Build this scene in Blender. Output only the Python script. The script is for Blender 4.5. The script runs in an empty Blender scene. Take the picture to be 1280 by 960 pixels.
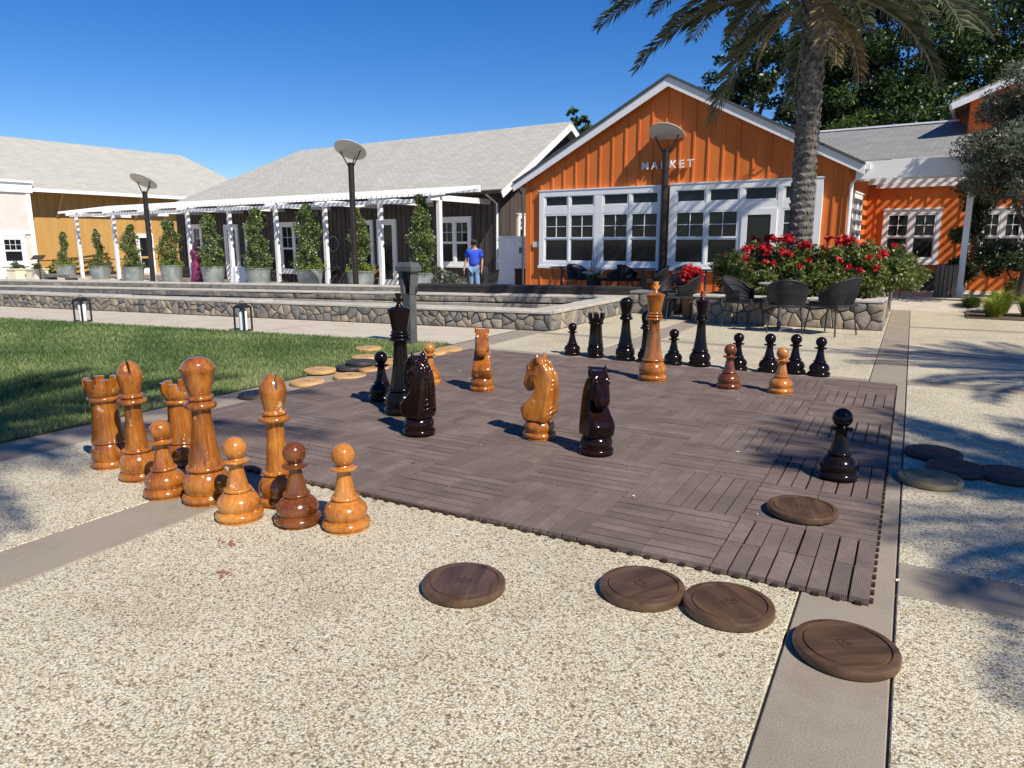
import bpy, bmesh, math, random
import numpy as np
from mathutils import Vector, Matrix

random.seed(11)
rng = np.random.default_rng(11)
R = math.radians
S = bpy.context.scene
COL = S.collection

# ---------------------------------------------------------------- camera, sky, sun, exposure
cam = bpy.data.cameras.new('camera')
cam.lens = 25.02
cam.sensor_width = 36
cam.clip_start = 0.05
cam.clip_end = 3000
camo = bpy.data.objects.new('camera', cam)
camo.location = (0.017, -2.851, 1.362)
camo.rotation_euler = (R(90 - 11.16), 0, R(28.97))
COL.objects.link(camo)
S.camera = camo

SUN_AZ, SUN_EL = -25.0, 46.0                      # degrees from +X (counter-clockwise), elevation
sd = Vector((math.cos(R(SUN_AZ)) * math.cos(R(SUN_EL)), math.sin(R(SUN_AZ)) * math.cos(R(SUN_EL)), math.sin(R(SUN_EL))))
W = bpy.data.worlds.new('World')
S.world = W
W.use_nodes = True
wn = W.node_tree.nodes
sky = wn.new('ShaderNodeTexSky')
sky.sky_type = 'NISHITA'
sky.sun_disc = False
sky.sun_elevation = R(SUN_EL)
sky.sun_rotation = math.atan2(sd.x, sd.y)
sky.air_density = 1.0
sky.dust_density = 0.0
sky.ozone_density = 6.0
bg = wn['Background']
bg.inputs['Strength'].default_value = 0.092
hs = wn.new('ShaderNodeHueSaturation')
hs.inputs['Saturation'].default_value = 1.3
hs.inputs['Hue'].default_value = 0.512
W.node_tree.links.new(sky.outputs[0], hs.inputs['Color'])
W.node_tree.links.new(hs.outputs[0], bg.inputs['Color'])
sun = bpy.data.lights.new('sun', 'SUN')
sun.energy = 4.8
sun.angle = R(0.53)
sun.color = (1.0, 0.93, 0.82)
suno = bpy.data.objects.new('sun', sun)
suno.rotation_euler = sd.to_track_quat('Z', 'Y').to_euler()
suno.location = (20, -8, 30)
COL.objects.link(suno)
S.view_settings.view_transform = 'Standard'
S.view_settings.look = 'None'
S.view_settings.gamma = 1
S.view_settings.use_curve_mapping = False
S.view_settings.exposure = 0.40
S.render.engine = 'CYCLES'

# ---------------------------------------------------------------- materials
MATS = {}

def nodes_of(name):
    m = bpy.data.materials.new(name)
    m.use_nodes = True
    nt = m.node_tree
    b = nt.nodes['Principled BSDF']
    MATS[name] = m
    return m, nt, b

def N(nt, typ, **kw):
    n = nt.nodes.new(typ)
    for k, v in kw.items():
        if k in n.inputs:
            n.inputs[k].default_value = v
        else:
            setattr(n, k, v)
    return n

def ramp(nt, stops):
    r = nt.nodes.new('ShaderNodeValToRGB')
    e = r.color_ramp.elements
    while len(e) < len(stops):
        e.new(0.5)
    for i, (p, c) in enumerate(stops):
        e[i].position = p
        e[i].color = (*c, 1)
    return r

def coords(nt, kind='Object', scale=(1, 1, 1), rot=(0, 0, 0)):
    t = nt.nodes.new('ShaderNodeTexCoord')
    mp = nt.nodes.new('ShaderNodeMapping')
    mp.inputs['Scale'].default_value = scale
    mp.inputs['Rotation'].default_value = rot
    if kind == 'World':
        g = nt.nodes.new('ShaderNodeNewGeometry')
        nt.links.new(g.outputs['Position'], mp.inputs[0])
    else:
        nt.links.new(t.outputs[kind], mp.inputs[0])
    return mp

def pmat(name, c1, c2=None, scale=6, rough=0.6, bump=0.0, bscale=None, bdist=0.01, metal=0, coat=0, spec=0.5,
         stretch=(1, 1, 1), kind='World', detail=5, rvar=0.0, lo=0.35, hi=0.65):
    m, nt, b = nodes_of(name)
    L = nt.links.new
    b.inputs['Roughness'].default_value = rough
    b.inputs['Metallic'].default_value = metal
    b.inputs['Coat Weight'].default_value = coat
    b.inputs['Coat Roughness'].default_value = 0.06
    b.inputs['Specular IOR Level'].default_value = spec
    b.inputs['Base Color'].default_value = (*c1, 1)
    mp = coords(nt, kind, stretch)
    if c2 is not None:
        n = N(nt, 'ShaderNodeTexNoise', Scale=scale, Detail=detail, Roughness=0.6)
        L(mp.outputs[0], n.inputs['Vector'])
        r = ramp(nt, [(lo, c1), (hi, c2)])
        L(n.outputs['Fac'], r.inputs[0])
        L(r.outputs[0], b.inputs['Base Color'])
        if rvar:
            mr = N(nt, 'ShaderNodeMapRange')
            mr.inputs['To Min'].default_value = rough - rvar
            mr.inputs['To Max'].default_value = rough + rvar
            L(n.outputs['Fac'], mr.inputs[0])
            L(mr.outputs[0], b.inputs['Roughness'])
    if bump:
        n2 = N(nt, 'ShaderNodeTexNoise', Scale=bscale or scale * 4, Detail=4)
        L(mp.outputs[0], n2.inputs['Vector'])
        bp = N(nt, 'ShaderNodeBump', Strength=bump, Distance=bdist)
        L(n2.outputs['Fac'], bp.inputs['Height'])
        L(bp.outputs[0], b.inputs['Normal'])
    return m

def mat_aggregate():
    m, nt, b = nodes_of('exposed_aggregate')
    L = nt.links.new
    mp = coords(nt, 'World')
    w = N(nt, 'ShaderNodeTexNoise', Scale=40, Detail=2)
    L(mp.outputs[0], w.inputs['Vector'])
    add = N(nt, 'ShaderNodeMixRGB', blend_type='ADD')
    add.inputs['Fac'].default_value = 0.012
    L(mp.outputs[0], add.inputs[1]); L(w.outputs['Color'], add.inputs[2])
    v = N(nt, 'ShaderNodeTexVoronoi', Scale=138)
    L(add.outputs[0], v.inputs['Vector'])
    sep = nt.nodes.new('ShaderNodeSeparateColor')
    L(v.outputs['Color'], sep.inputs[0])
    cr = ramp(nt, [(0.0, (0.16, 0.14, 0.11)), (0.08, (0.40, 0.29, 0.17)), (0.2, (0.62, 0.54, 0.37)), (0.42, (0.74, 0.68, 0.50)),
                   (0.68, (0.80, 0.75, 0.59)), (0.88, (0.60, 0.56, 0.46)), (1.0, (0.86, 0.82, 0.70))])
    L(sep.outputs[0], cr.inputs[0])
    edge = ramp(nt, [(0.0, (1, 1, 1)), (0.42, (0.97, 0.97, 0.96)), (0.70, (0.50, 0.46, 0.40))])
    L(v.outputs['Distance'], edge.inputs[0])
    mul = N(nt, 'ShaderNodeMixRGB', blend_type='MULTIPLY')
    mul.inputs['Fac'].default_value = 1
    L(cr.outputs[0], mul.inputs[1]); L(edge.outputs[0], mul.inputs[2])
    big = N(nt, 'ShaderNodeTexNoise', Scale=1.3, Detail=6, Roughness=0.65)
    L(mp.outputs[0], big.inputs['Vector'])
    br = ramp(nt, [(0.30, (0.70, 0.67, 0.62)), (0.46, (0.86, 0.85, 0.83)), (0.66, (0.96, 0.95, 0.94))])
    L(big.outputs['Fac'], br.inputs[0])
    mul2 = N(nt, 'ShaderNodeMixRGB', blend_type='MULTIPLY')
    mul2.inputs['Fac'].default_value = 1
    L(mul.outputs[0], mul2.inputs[1]); L(br.outputs[0], mul2.inputs[2])
    L(mul2.outputs[0], b.inputs['Base Color'])
    b.inputs['Roughness'].default_value = 0.75
    inv = N(nt, 'ShaderNodeMath', operation='SUBTRACT')
    inv.inputs[0].default_value = 1
    L(v.outputs['Distance'], inv.inputs[1])
    bp = N(nt, 'ShaderNodeBump', Strength=0.55, Distance=0.004)
    L(inv.outputs[0], bp.inputs['Height'])
    L(bp.outputs[0], b.inputs['Normal'])

def mat_lacquer(name, dark, mid, light, rough=0.22, scale=7, patch=None, coat=.65, spec=.5):
    m, nt, b = nodes_of(name)
    L = nt.links.new
    mp = coords(nt, 'World', (1, 1, 0.45))
    n = N(nt, 'ShaderNodeTexNoise', Scale=scale, Detail=6, Roughness=0.62, Distortion=0.3)
    L(mp.outputs[0], n.inputs['Vector'])
    mp2 = coords(nt, 'World', (1, 1, 0.10), (R(6), R(4), 0))
    g = N(nt, 'ShaderNodeTexNoise', Scale=70, Detail=4, Roughness=0.7)
    L(mp2.outputs[0], g.inputs['Vector'])
    mx = N(nt, 'ShaderNodeMixRGB')
    mx.inputs['Fac'].default_value = 0.34
    L(n.outputs['Fac'], mx.inputs[1]); L(g.outputs['Fac'], mx.inputs[2])
    r = ramp(nt, [(0.33, dark), (0.49, mid), (0.68, light)])
    L(mx.outputs[0], r.inputs[0])
    col = r.outputs[0]
    if patch is not None:                                   # bare chipped varnish
        pn = N(nt, 'ShaderNodeTexNoise', Scale=16, Detail=8, Roughness=0.75)
        L(mp.outputs[0], pn.inputs['Vector'])
        pr = ramp(nt, [(0.625, (0, 0, 0)), (0.65, (1, 1, 1))])
        L(pn.outputs['Fac'], pr.inputs[0])
        pm = nt.nodes.new('ShaderNodeMixRGB')
        pm.inputs[2].default_value = (*patch, 1)
        L(pr.outputs[0], pm.inputs['Fac']); L(col, pm.inputs[1])
        col = pm.outputs[0]
        rr = N(nt, 'ShaderNodeMapRange')
        rr.inputs['To Min'].default_value = rough
        rr.inputs['To Max'].default_value = 0.6
        L(pr.outputs[0], rr.inputs[0]); L(rr.outputs[0], b.inputs['Roughness'])
    else:
        b.inputs['Roughness'].default_value = rough
    L(col, b.inputs['Base Color'])
    b.inputs['Coat Weight'].default_value = coat
    b.inputs['Specular IOR Level'].default_value = spec
    b.inputs['Coat Roughness'].default_value = 0.09
    sc = N(nt, 'ShaderNodeTexNoise', Scale=55, Detail=5)
    L(mp.outputs[0], sc.inputs['Vector'])
    bp = N(nt, 'ShaderNodeBump', Strength=0.12, Distance=0.004)
    L(sc.outputs['Fac'], bp.inputs['Height'])
    L(bp.outputs[0], b.inputs['Normal']); L(bp.outputs[0], b.inputs['Coat Normal'])
    return m

def mat_slat():
    m, nt, b = nodes_of('composite_decking')
    L = nt.links.new
    uv = nt.nodes.new('ShaderNodeTexCoord')
    sx = nt.nodes.new('ShaderNodeSeparateXYZ')
    L(uv.outputs['UV'], sx.inputs[0])
    mu = N(nt, 'ShaderNodeMath', operation='MULTIPLY'); mu.inputs[1].default_value = 2 * math.pi / 0.0066
    L(sx.outputs[1], mu.inputs[0])
    sn = N(nt, 'ShaderNodeMath', operation='SINE'); L(mu.outputs[0], sn.inputs[0])
    mp = coords(nt, 'World')
    big = N(nt, 'ShaderNodeTexNoise', Scale=3.2, Detail=6, Roughness=0.7)
    L(mp.outputs[0], big.inputs['Vector'])
    fine = N(nt, 'ShaderNodeTexNoise', Scale=120, Detail=3)
    L(mp.outputs[0], fine.inputs['Vector'])
    mx = N(nt, 'ShaderNodeMixRGB'); mx.inputs['Fac'].default_value = 0.35
    L(big.outputs['Fac'], mx.inputs[1]); L(fine.outputs['Fac'], mx.inputs[2])
    r = ramp(nt, [(0.3, (0.108, 0.080, 0.067)), (0.5, (0.158, 0.119, 0.101)), (0.72, (0.235, 0.184, 0.160))])
    L(mx.outputs[0], r.inputs[0])
    at = N(nt, 'ShaderNodeAttribute'); at.attribute_name = 'tint'
    tr = ramp(nt, [(0.0, (0.86, 0.86, 0.87)), (1.0, (1.10, 1.09, 1.08))]); L(at.outputs['Fac'], tr.inputs[0])
    mt_ = N(nt, 'ShaderNodeMixRGB', blend_type='MULTIPLY'); mt_.inputs['Fac'].default_value = 1
    L(r.outputs[0], mt_.inputs[1]); L(tr.outputs[0], mt_.inputs[2])
    L(mt_.outputs[0], b.inputs['Base Color'])
    b.inputs['Roughness'].default_value = 0.72
    b.inputs['Specular IOR Level'].default_value = 0.25
    bp = N(nt, 'ShaderNodeBump', Strength=0.35, Distance=0.0015)
    L(sn.outputs[0], bp.inputs['Height'])
    L(bp.outputs[0], b.inputs['Normal'])

def mat_leaf(name, dark, mid, light, trans=0.3, rough=0.5):
    m, nt, b = nodes_of(name)
    L = nt.links.new
    a = N(nt, 'ShaderNodeAttribute'); a.attribute_name = 'tint'
    r = ramp(nt, [(0.0, dark), (0.5, mid), (1.0, light)])
    L(a.outputs['Fac'], r.inputs[0])
    L(r.outputs[0], b.inputs['Base Color'])
    b.inputs['Roughness'].default_value = rough
    t = nt.nodes.new('ShaderNodeBsdfTranslucent')
    L(r.outputs[0], t.inputs['Color'])
    mx = nt.nodes.new('ShaderNodeMixShader'); mx.inputs[0].default_value = trans
    out = nt.nodes['Material Output']
    L(b.outputs[0], mx.inputs[1]); L(t.outputs[0], mx.inputs[2]); L(mx.outputs[0], out.inputs[0])

def mat_concrete(name, a, b_, c):
    m, nt, b = nodes_of(name)
    L = nt.links.new
    mp = coords(nt, 'World')
    f = N(nt, 'ShaderNodeTexNoise', Scale=210, Detail=3, Roughness=0.7); L(mp.outputs[0], f.inputs['Vector'])
    r = ramp(nt, [(0.30, a), (0.5, b_), (0.72, c)]); L(f.outputs['Fac'], r.inputs[0])
    g = N(nt, 'ShaderNodeTexNoise', Scale=2.3, Detail=8, Roughness=0.72); L(mp.outputs[0], g.inputs['Vector'])
    r2 = ramp(nt, [(0.34, (0.84, 0.82, 0.80)), (0.52, (1, 1, 1)), (0.70, (1.05, 1.03, 1.0))]); L(g.outputs['Fac'], r2.inputs[0])
    ml = N(nt, 'ShaderNodeMixRGB', blend_type='MULTIPLY'); ml.inputs['Fac'].default_value = 1
    L(r.outputs[0], ml.inputs[1]); L(r2.outputs[0], ml.inputs[2]); L(ml.outputs[0], b.inputs['Base Color'])
    b.inputs['Roughness'].default_value = 0.88
    b.inputs['Specular IOR Level'].default_value = 0.3
    bp = N(nt, 'ShaderNodeBump', Strength=0.3, Distance=0.002); L(f.outputs['Fac'], bp.inputs['Height']); L(bp.outputs[0], b.inputs['Normal'])

def mat_roof(name, c1, c2):
    m, nt, b = nodes_of(name)
    L = nt.links.new
    mp = coords(nt, 'UV')
    br = N(nt, 'ShaderNodeTexBrick', Scale=1.0)
    br.inputs['Color1'].default_value = (*c1, 1); br.inputs['Color2'].default_value = (*c2, 1)
    br.inputs['Mortar'].default_value = (c1[0] * .62, c1[1] * .62, c1[2] * .62, 1)
    br.inputs['Brick Width'].default_value = 0.32; br.inputs['Row Height'].default_value = 0.14
    br.inputs['Mortar Size'].default_value = 0.008
    L(mp.outputs[0], br.inputs['Vector'])
    n = N(nt, 'ShaderNodeTexNoise', Scale=1.1, Detail=6, Roughness=0.7); L(mp.outputs[0], n.inputs['Vector'])
    rr = ramp(nt, [(0.3, (0.91, 0.91, 0.91)), (0.7, (1.03, 1.02, 1.0))]); L(n.outputs['Fac'], rr.inputs[0])
    ml = N(nt, 'ShaderNodeMixRGB', blend_type='MULTIPLY'); ml.inputs['Fac'].default_value = 1
    L(br.outputs['Color'], ml.inputs[1]); L(rr.outputs[0], ml.inputs[2]); L(ml.outputs[0], b.inputs['Base Color'])
    b.inputs['Roughness'].default_value = 0.9
    bp = N(nt, 'ShaderNodeBump', Strength=0.4, Distance=0.01); L(br.outputs['Fac'], bp.inputs['Height']); bp.invert = True
    L(bp.outputs[0], b.inputs['Normal'])

mat_aggregate()
mat_slat()
mat_concrete('concrete', (0.17, 0.14, 0.105), (0.285, 0.24, 0.185), (0.38, 0.325, 0.26))
mat_concrete('pale_concrete', (0.36, 0.31, 0.235), (0.49, 0.43, 0.34), (0.60, 0.54, 0.43))
pmat('joint', (0.07, 0.06, 0.05), (0.12, 0.105, 0.09), 30, 0.95)
pmat('soil', (0.06, 0.04, 0.025), (0.12, 0.085, 0.055), 8, 0.95, 0.6, 40, 0.02)
pmat('dry_ground', (0.13, 0.11, 0.07), (0.2, 0.17, 0.11), 1.5, 0.95)
pmat('lawn_soil', (0.035, 0.055, 0.018), (0.07, 0.075, 0.03), 6, 0.95)
mat_lacquer('varnished_wood', (0.085, 0.020, 0.003), (0.29, 0.088, 0.009), (0.52, 0.205, 0.028), rough=.16, patch=(0.60, 0.40, 0.20))
mat_lacquer('varnished_wood_red', (0.045, 0.010, 0.002), (0.130, 0.034, 0.005), (0.25, 0.080, 0.013), rough=.18)
mat_lacquer('varnished_wood_pale', (0.17, 0.046, 0.006), (0.42, 0.145, 0.018), (0.62, 0.29, 0.06), rough=.16, patch=(0.68, 0.46, 0.24))
mat_lacquer('ebony_paint', (0.003, 0.0025, 0.0025), (0.006, 0.0045, 0.0045), (0.014, 0.009, 0.008), rough=0.14, coat=.1, spec=.22)
mat_lacquer('ebony_brown', (0.005, 0.002, 0.0015), (0.010, 0.0035, 0.003), (0.020, 0.007, 0.005), rough=0.14, coat=.15, spec=.25)
pmat('checker_brown', (0.040, 0.022, 0.012), (0.125, 0.070, 0.036), 22, 0.40, 0.3, 60, 0.002, stretch=(1, 0.14, 1), kind='Object', lo=.3, hi=.7)
pmat('checker_black', (0.022, 0.019, 0.017), (0.05, 0.042, 0.036), 14, 0.5, 0.3, 60, 0.002, stretch=(1, 0.14, 1), kind='Object')
pmat('checker_pale', (0.42, 0.23, 0.075), (0.62, 0.38, 0.15), 12, 0.5, 0.3, 60, 0.002, stretch=(1, 0.14, 1), kind='Object')
pmat('checker_weathered', (0.20, 0.155, 0.075), (0.31, 0.25, 0.13), 12, 0.6, 0.3, 60, 0.002, stretch=(1, 0.14, 1), kind='Object')
pmat('carving', (0.02, 0.012, 0.008), (0.05, 0.03, 0.02), 30, 0.7)
pmat('carved_mark', (0.026, 0.015, 0.008), (0.05, 0.03, 0.018), 30, 0.6)
pmat('stone_a', (0.16, 0.135, 0.105), (0.29, 0.25, 0.205), 7, 0.85, 0.9, 26, 0.012)
pmat('stone_b', (0.115, 0.11, 0.10), (0.21, 0.20, 0.185), 8, 0.85, 0.9, 24, 0.012)
pmat('stone_c', (0.23, 0.19, 0.135), (0.36, 0.30, 0.22), 6, 0.85, 0.9, 26, 0.012)
pmat('mortar', (0.045, 0.038, 0.03), (0.085, 0.072, 0.058), 20, 0.95, 0.5, 60, 0.004)
pmat('cap_stone', (0.36, 0.33, 0.275), (0.48, 0.44, 0.37), 5, 0.85, 0.5, 40, 0.006)
pmat('block_stone', (0.22, 0.19, 0.15), (0.33, 0.29, 0.235), 5, 0.9, 0.5, 30, 0.006)
pmat('orange_paint', (0.62, 0.150, 0.022), (0.74, 0.195, 0.032), 2.2, 0.7, 0.15, 40, 0.003, stretch=(1, 1, 0.2))
pmat('white_paint', (0.82, 0.82, 0.81), (0.88, 0.88, 0.87), 3, 0.5, 0.1, 40, 0.002)
pmat('brown_boards', (0.055, 0.042, 0.036), (0.085, 0.068, 0.058), 3, 0.75, 0.2, 30, 0.004, stretch=(1, 1, 0.15))
pmat('yellow_paint', (0.43, 0.245, 0.07), (0.50, 0.29, 0.085), 2, 0.75, 0.1, 30, 0.003, stretch=(1, 1, 0.2))
pmat('pink_stucco', (0.58, 0.52, 0.46), (0.66, 0.60, 0.54), 3, 0.85, 0.2, 60, 0.003)
mat_roof('pale_shingles', (0.40, 0.385, 0.335), (0.47, 0.455, 0.40))
mat_roof('grey_shingles', (0.20, 0.20, 0.19), (0.26, 0.255, 0.245))
pmat('dark_metal', (0.022, 0.018, 0.016), (0.04, 0.032, 0.028), 10, 0.45, 0, metal=0.3)
pmat('grey_metal', (0.085, 0.088, 0.085), (0.12, 0.122, 0.118), 8, 0.5, 0, metal=0.2)
pmat('galvanised', (0.20, 0.235, 0.225), (0.36, 0.40, 0.385), 4, 0.5, 0.15, 12, 0.004, metal=0.35)
pmat('lamp_disc_paint', (0.50, 0.51, 0.48), (0.58, 0.59, 0.55), 4, 0.4)
pmat('glass_dark', (0.010, 0.012, 0.014), (0.020, 0.023, 0.026), 1.2, 0.05, spec=0.3)
pmat('blind_grey', (0.10, 0.105, 0.11), (0.14, 0.145, 0.15), 1.2, 0.08, spec=0.6)
pmat('black_wicker', (0.012, 0.012, 0.013), (0.028, 0.028, 0.03), 60, 0.6, 0.6, 180, 0.004, kind='Object')
pmat('table_top', (0.30, 0.29, 0.26), (0.38, 0.37, 0.33), 8, 0.4)
pmat('bark_palm', (0.06, 0.053, 0.046), (0.21, 0.19, 0.165), 9, 0.95, 0.9, 30, 0.02)
pmat('bark', (0.05, 0.038, 0.028), (0.11, 0.085, 0.065), 9, 0.95, 0.8, 30, 0.02, stretch=(1, 1, 0.3))
mat_leaf('palm_leaf', (0.035, 0.048, 0.022), (0.085, 0.105, 0.05), (0.24, 0.23, 0.12), 0.22, 0.38)
mat_leaf('palm_dry', (0.16, 0.10, 0.04), (0.34, 0.24, 0.10), (0.48, 0.38, 0.2), 0.2, 0.6)
mat_leaf('dark_leaf', (0.010, 0.022, 0.008), (0.030, 0.058, 0.016), (0.085, 0.13, 0.035), 0.25, 0.4)
mat_leaf('mid_leaf', (0.020, 0.045, 0.010), (0.055, 0.10, 0.022), (0.13, 0.19, 0.05), 0.3, 0.4)
mat_leaf('olive_leaf', (0.055, 0.07, 0.04), (0.125, 0.145, 0.095), (0.28, 0.30, 0.22), 0.2, 0.5)
mat_leaf('jasmine_leaf', (0.03, 0.06, 0.014), (0.11, 0.165, 0.038), (0.29, 0.34, 0.11), 0.25, 0.35)
mat_leaf('rose_leaf', (0.035, 0.06, 0.014), (0.11, 0.15, 0.032), (0.27, 0.29, 0.075), 0.3, 0.4)
mat_leaf('lime_leaf', (0.10, 0.15, 0.015), (0.24, 0.30, 0.03), (0.40, 0.44, 0.06), 0.35, 0.5)
mat_leaf('grass_blade', (0.07, 0.13, 0.032), (0.19, 0.27, 0.08), (0.46, 0.46, 0.20), 0.3, 0.5)
mat_leaf('red_petal', (0.30, 0.004, 0.008), (0.52, 0.010, 0.018), (0.70, 0.05, 0.05), 0.25, 0.5)
mat_leaf('white_petal', (0.62, 0.62, 0.55), (0.78, 0.78, 0.72), (0.86, 0.86, 0.82), 0.3, 0.5)
pmat('skin', (0.36, 0.19, 0.12), (0.42, 0.23, 0.15), 8, 0.5)
pmat('blue_cotton', (0.018, 0.06, 0.50), (0.03, 0.09, 0.62), 6, 0.85, 0.4, 25, 0.02)
pmat('denim', (0.12, 0.22, 0.38), (0.24, 0.36, 0.54), 7, 0.9)
pmat('purple_cotton', (0.14, 0.015, 0.06), (0.24, 0.03, 0.11), 6, 0.85)
pmat('black_cloth', (0.012, 0.012, 0.014), (0.025, 0.025, 0.028), 9, 0.85)
pmat('white_cloth', (0.72, 0.72, 0.72), (0.82, 0.82, 0.82), 4, 0.85, 0.3, 14, 0.02)
pmat('cream_paint', (0.62, 0.58, 0.44), (0.70, 0.66, 0.52), 4, 0.7)
pmat('brown_wood', (0.10, 0.045, 0.022), (0.19, 0.09, 0.045), 9, 0.6, 0.3, 40, 0.004, stretch=(1, 1, 0.2))
pmat('weathered_wood', (0.11, 0.085, 0.065), (0.20, 0.16, 0.125), 9, 0.85, 0.5, 30, 0.006, stretch=(1, 1, 0.2))
pmat('stain_red', (0.24, 0.10, 0.07), (0.36, 0.17, 0.11), 60, 0.8)

# ---------------------------------------------------------------- mesh helpers
class MB:
    def __init__(s, xf=None):
        s.v = []; s.f = []; s.m = []; s.xf = xf; s.uv = None
    def add(s, vs, fs, mi=0):
        o = len(s.v)
        if s.xf:
            vs = [s.xf(p) for p in vs]
        s.v.extend([tuple(p) for p in vs])
        s.f.extend([tuple(i + o for i in f) for f in fs])
        s.m.extend([mi] * len(fs))
        return s
    def box(s, x0, x1, y0, y1, z0, z1, mi=0):
        v = [(x0, y0, z0), (x1, y0, z0), (x1, y1, z0), (x0, y1, z0), (x0, y0, z1), (x1, y0, z1), (x1, y1, z1), (x0, y1, z1)]
        return s.add(v, [(3, 2, 1, 0), (4, 5, 6, 7), (0, 1, 5, 4), (1, 2, 6, 5), (2, 3, 7, 6), (3, 0, 4, 7)], mi)
    def bar(s, p, q, w, h, mi=0, up=(0, 0, 1)):
        p = Vector(p); q = Vector(q); d = (q - p).normalized(); up = Vector(up)
        if abs(d.dot(up)) > 0.98:
            up = Vector((1, 0, 0))
        a = d.cross(up).normalized() * (w / 2); b = a.cross(d).normalized() * (h / 2)
        v = [p - a - b, p + a - b, p + a + b, p - a + b, q - a - b, q + a - b, q + a + b, q - a + b]
        return s.add(v, [(3, 2, 1, 0), (4, 5, 6, 7), (0, 1, 5, 4), (1, 2, 6, 5), (2, 3, 7, 6), (3, 0, 4, 7)], mi)
    def tube(s, pts, rad, n=8, mi=0, cap=True):
        pts = [Vector(p) for p in pts]
        if not hasattr(rad, '__len__'):
            rad = [rad] * len(pts)
        vs = []; ref = Vector((0.31, 0.17, 0.93))
        for i, p in enumerate(pts):
            d = (pts[min(i + 1, len(pts) - 1)] - pts[max(i - 1, 0)]).normalized()
            if abs(d.dot(ref)) > 0.97:
                ref = Vector((0.9, 0.3, 0.1))
            a = d.cross(ref).normalized(); b = d.cross(a)
            for k in range(n):
                t = 2 * math.pi * k / n
                vs.append(p + (a * math.cos(t) + b * math.sin(t)) * rad[i])
        fs = []
        for i in range(len(pts) - 1):
            for k in range(n):
                fs.append((i * n + k, (i + 1) * n + k, (i + 1) * n + (k + 1) % n, i * n + (k + 1) % n))
        if cap:
            fs.append(tuple(range(n))); fs.append(tuple(range((len(pts) - 1) * n + n - 1, (len(pts) - 1) * n - 1, -1)))
        return s.add(vs, fs, mi)
    def lathe(s, prof, n=40, mi=0, c=(0, 0, 0)):
        vs = []; fs = []
        idx = []
        for r, z in prof:
            if r < 1e-6:
                idx.append([len(vs)]); vs.append((c[0], c[1], c[2] + z))
            else:
                idx.append(list(range(len(vs), len(vs) + n)))
                vs += [(c[0] + r * math.cos(2 * math.pi * k / n), c[1] + r * math.sin(2 * math.pi * k / n), c[2] + z) for k in range(n)]
        for a, b in zip(idx[:-1], idx[1:]):
            for k in range(n):
                k2 = (k + 1) % n
                if len(a) == 1 and len(b) == 1:
                    continue
                if len(a) == 1:
                    fs.append((a[0], b[k2], b[k]))
                elif len(b) == 1:
                    fs.append((a[k], a[k2], b[0]))
                else:
                    fs.append((a[k], a[k2], b[k2], b[k]))
        return s.add(vs, fs, mi)
    def prism(s, poly, z0, z1, mi=0, tf=None):
        n = len(poly)
        tf = tf or (lambda x, y, z: (x, y, z))
        vs = [tf(x, y, z0) for x, y in poly] + [tf(x, y, z1) for x, y in poly]
        fs = [tuple(range(n - 1, -1, -1)), tuple(range(n, 2 * n))] + [(i, (i + 1) % n, n + (i + 1) % n, n + i) for i in range(n)]
        return s.add(vs, fs, mi)
    def mesh(s, name, mats, smooth=None):
        me = bpy.data.meshes.new(name)
        me.from_pydata([tuple(p) for p in s.v], [], s.f)
        if not isinstance(mats, (list, tuple)):
            mats = [mats]
        for m in mats:
            me.materials.append(MATS[m])
        if len(mats) > 1:
            me.polygons.foreach_set('material_index', s.m)
        if s.uv is not None:
            ul = me.uv_layers.new(name='UVMap')
            flat = [c for f in s.f for i in f for c in s.uv[i]]
            ul.data.foreach_set('uv', flat)
        bm = bmesh.new(); bm.from_mesh(me)
        bmesh.ops.recalc_face_normals(bm, faces=bm.faces)
        bm.to_mesh(me); bm.free()
        if smooth:
            me.polygons.foreach_set('use_smooth', [True] * len(me.polygons))
            me.set_sharp_from_angle(angle=R(smooth))
        me.update()
        return me
    def build(s, name, mats, parent=None, smooth=None, loc=None, rz=0):
        return link(name, s.mesh(name, mats, smooth), parent, loc, rz)

def link(name, me, parent=None, loc=None, rz=0, mat=None):
    o = bpy.data.objects.new(name, me)
    COL.objects.link(o)
    if parent:
        o.parent = parent
    if loc is not None:
        o.location = loc
    if rz:
        o.rotation_euler = (0, 0, rz)
    if mat:
        o.material_slots[0].link = 'OBJECT'
        o.material_slots[0].material = MATS[mat]
    return o

def tag(o, label, cat, group=None):
    o['label'] = label; o['category'] = cat
    if group:
        o['group'] = group
    return o

def thing(name, label, cat, loc=(0, 0, 0), rz=0, group=None):
    o = bpy.data.objects.new(name, None)
    o.empty_display_size = 0.2
    COL.objects.link(o)
    o.location = loc; o.rotation_euler = (0, 0, rz)
    return tag(o, label, cat, group)

def struct(o):
    o['kind'] = 'structure'
    return o

def stuff(o):
    o['kind'] = 'stuff'
    return o

def copy_tree(o, parent=None):
    c = o.copy(); COL.objects.link(c); c.parent = parent
    for ch in o.children:
        copy_tree(ch, c)
    return c

def baked(mb, mods, smooth=None, mats='skin'):
    """apply modifiers to a temporary object and return the resulting mesh"""
    me = mb.mesh('tmp', mats) if isinstance(mb, MB) else mb
    o = bpy.data.objects.new('tmp', me); COL.objects.link(o)
    for typ, kw in mods:
        md = o.modifiers.new(typ, typ)
        for k, v in kw.items():
            setattr(md, k, v)
    bpy.context.view_layer.update()
    dg = bpy.context.evaluated_depsgraph_get()
    res = bpy.data.meshes.new_from_object(o.evaluated_get(dg))
    bpy.data.objects.remove(o)
    if smooth:
        res.polygons.foreach_set('use_smooth', [True] * len(res.polygons))
        if smooth < 180:
            res.set_sharp_from_angle(angle=R(smooth))
    return res

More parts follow.
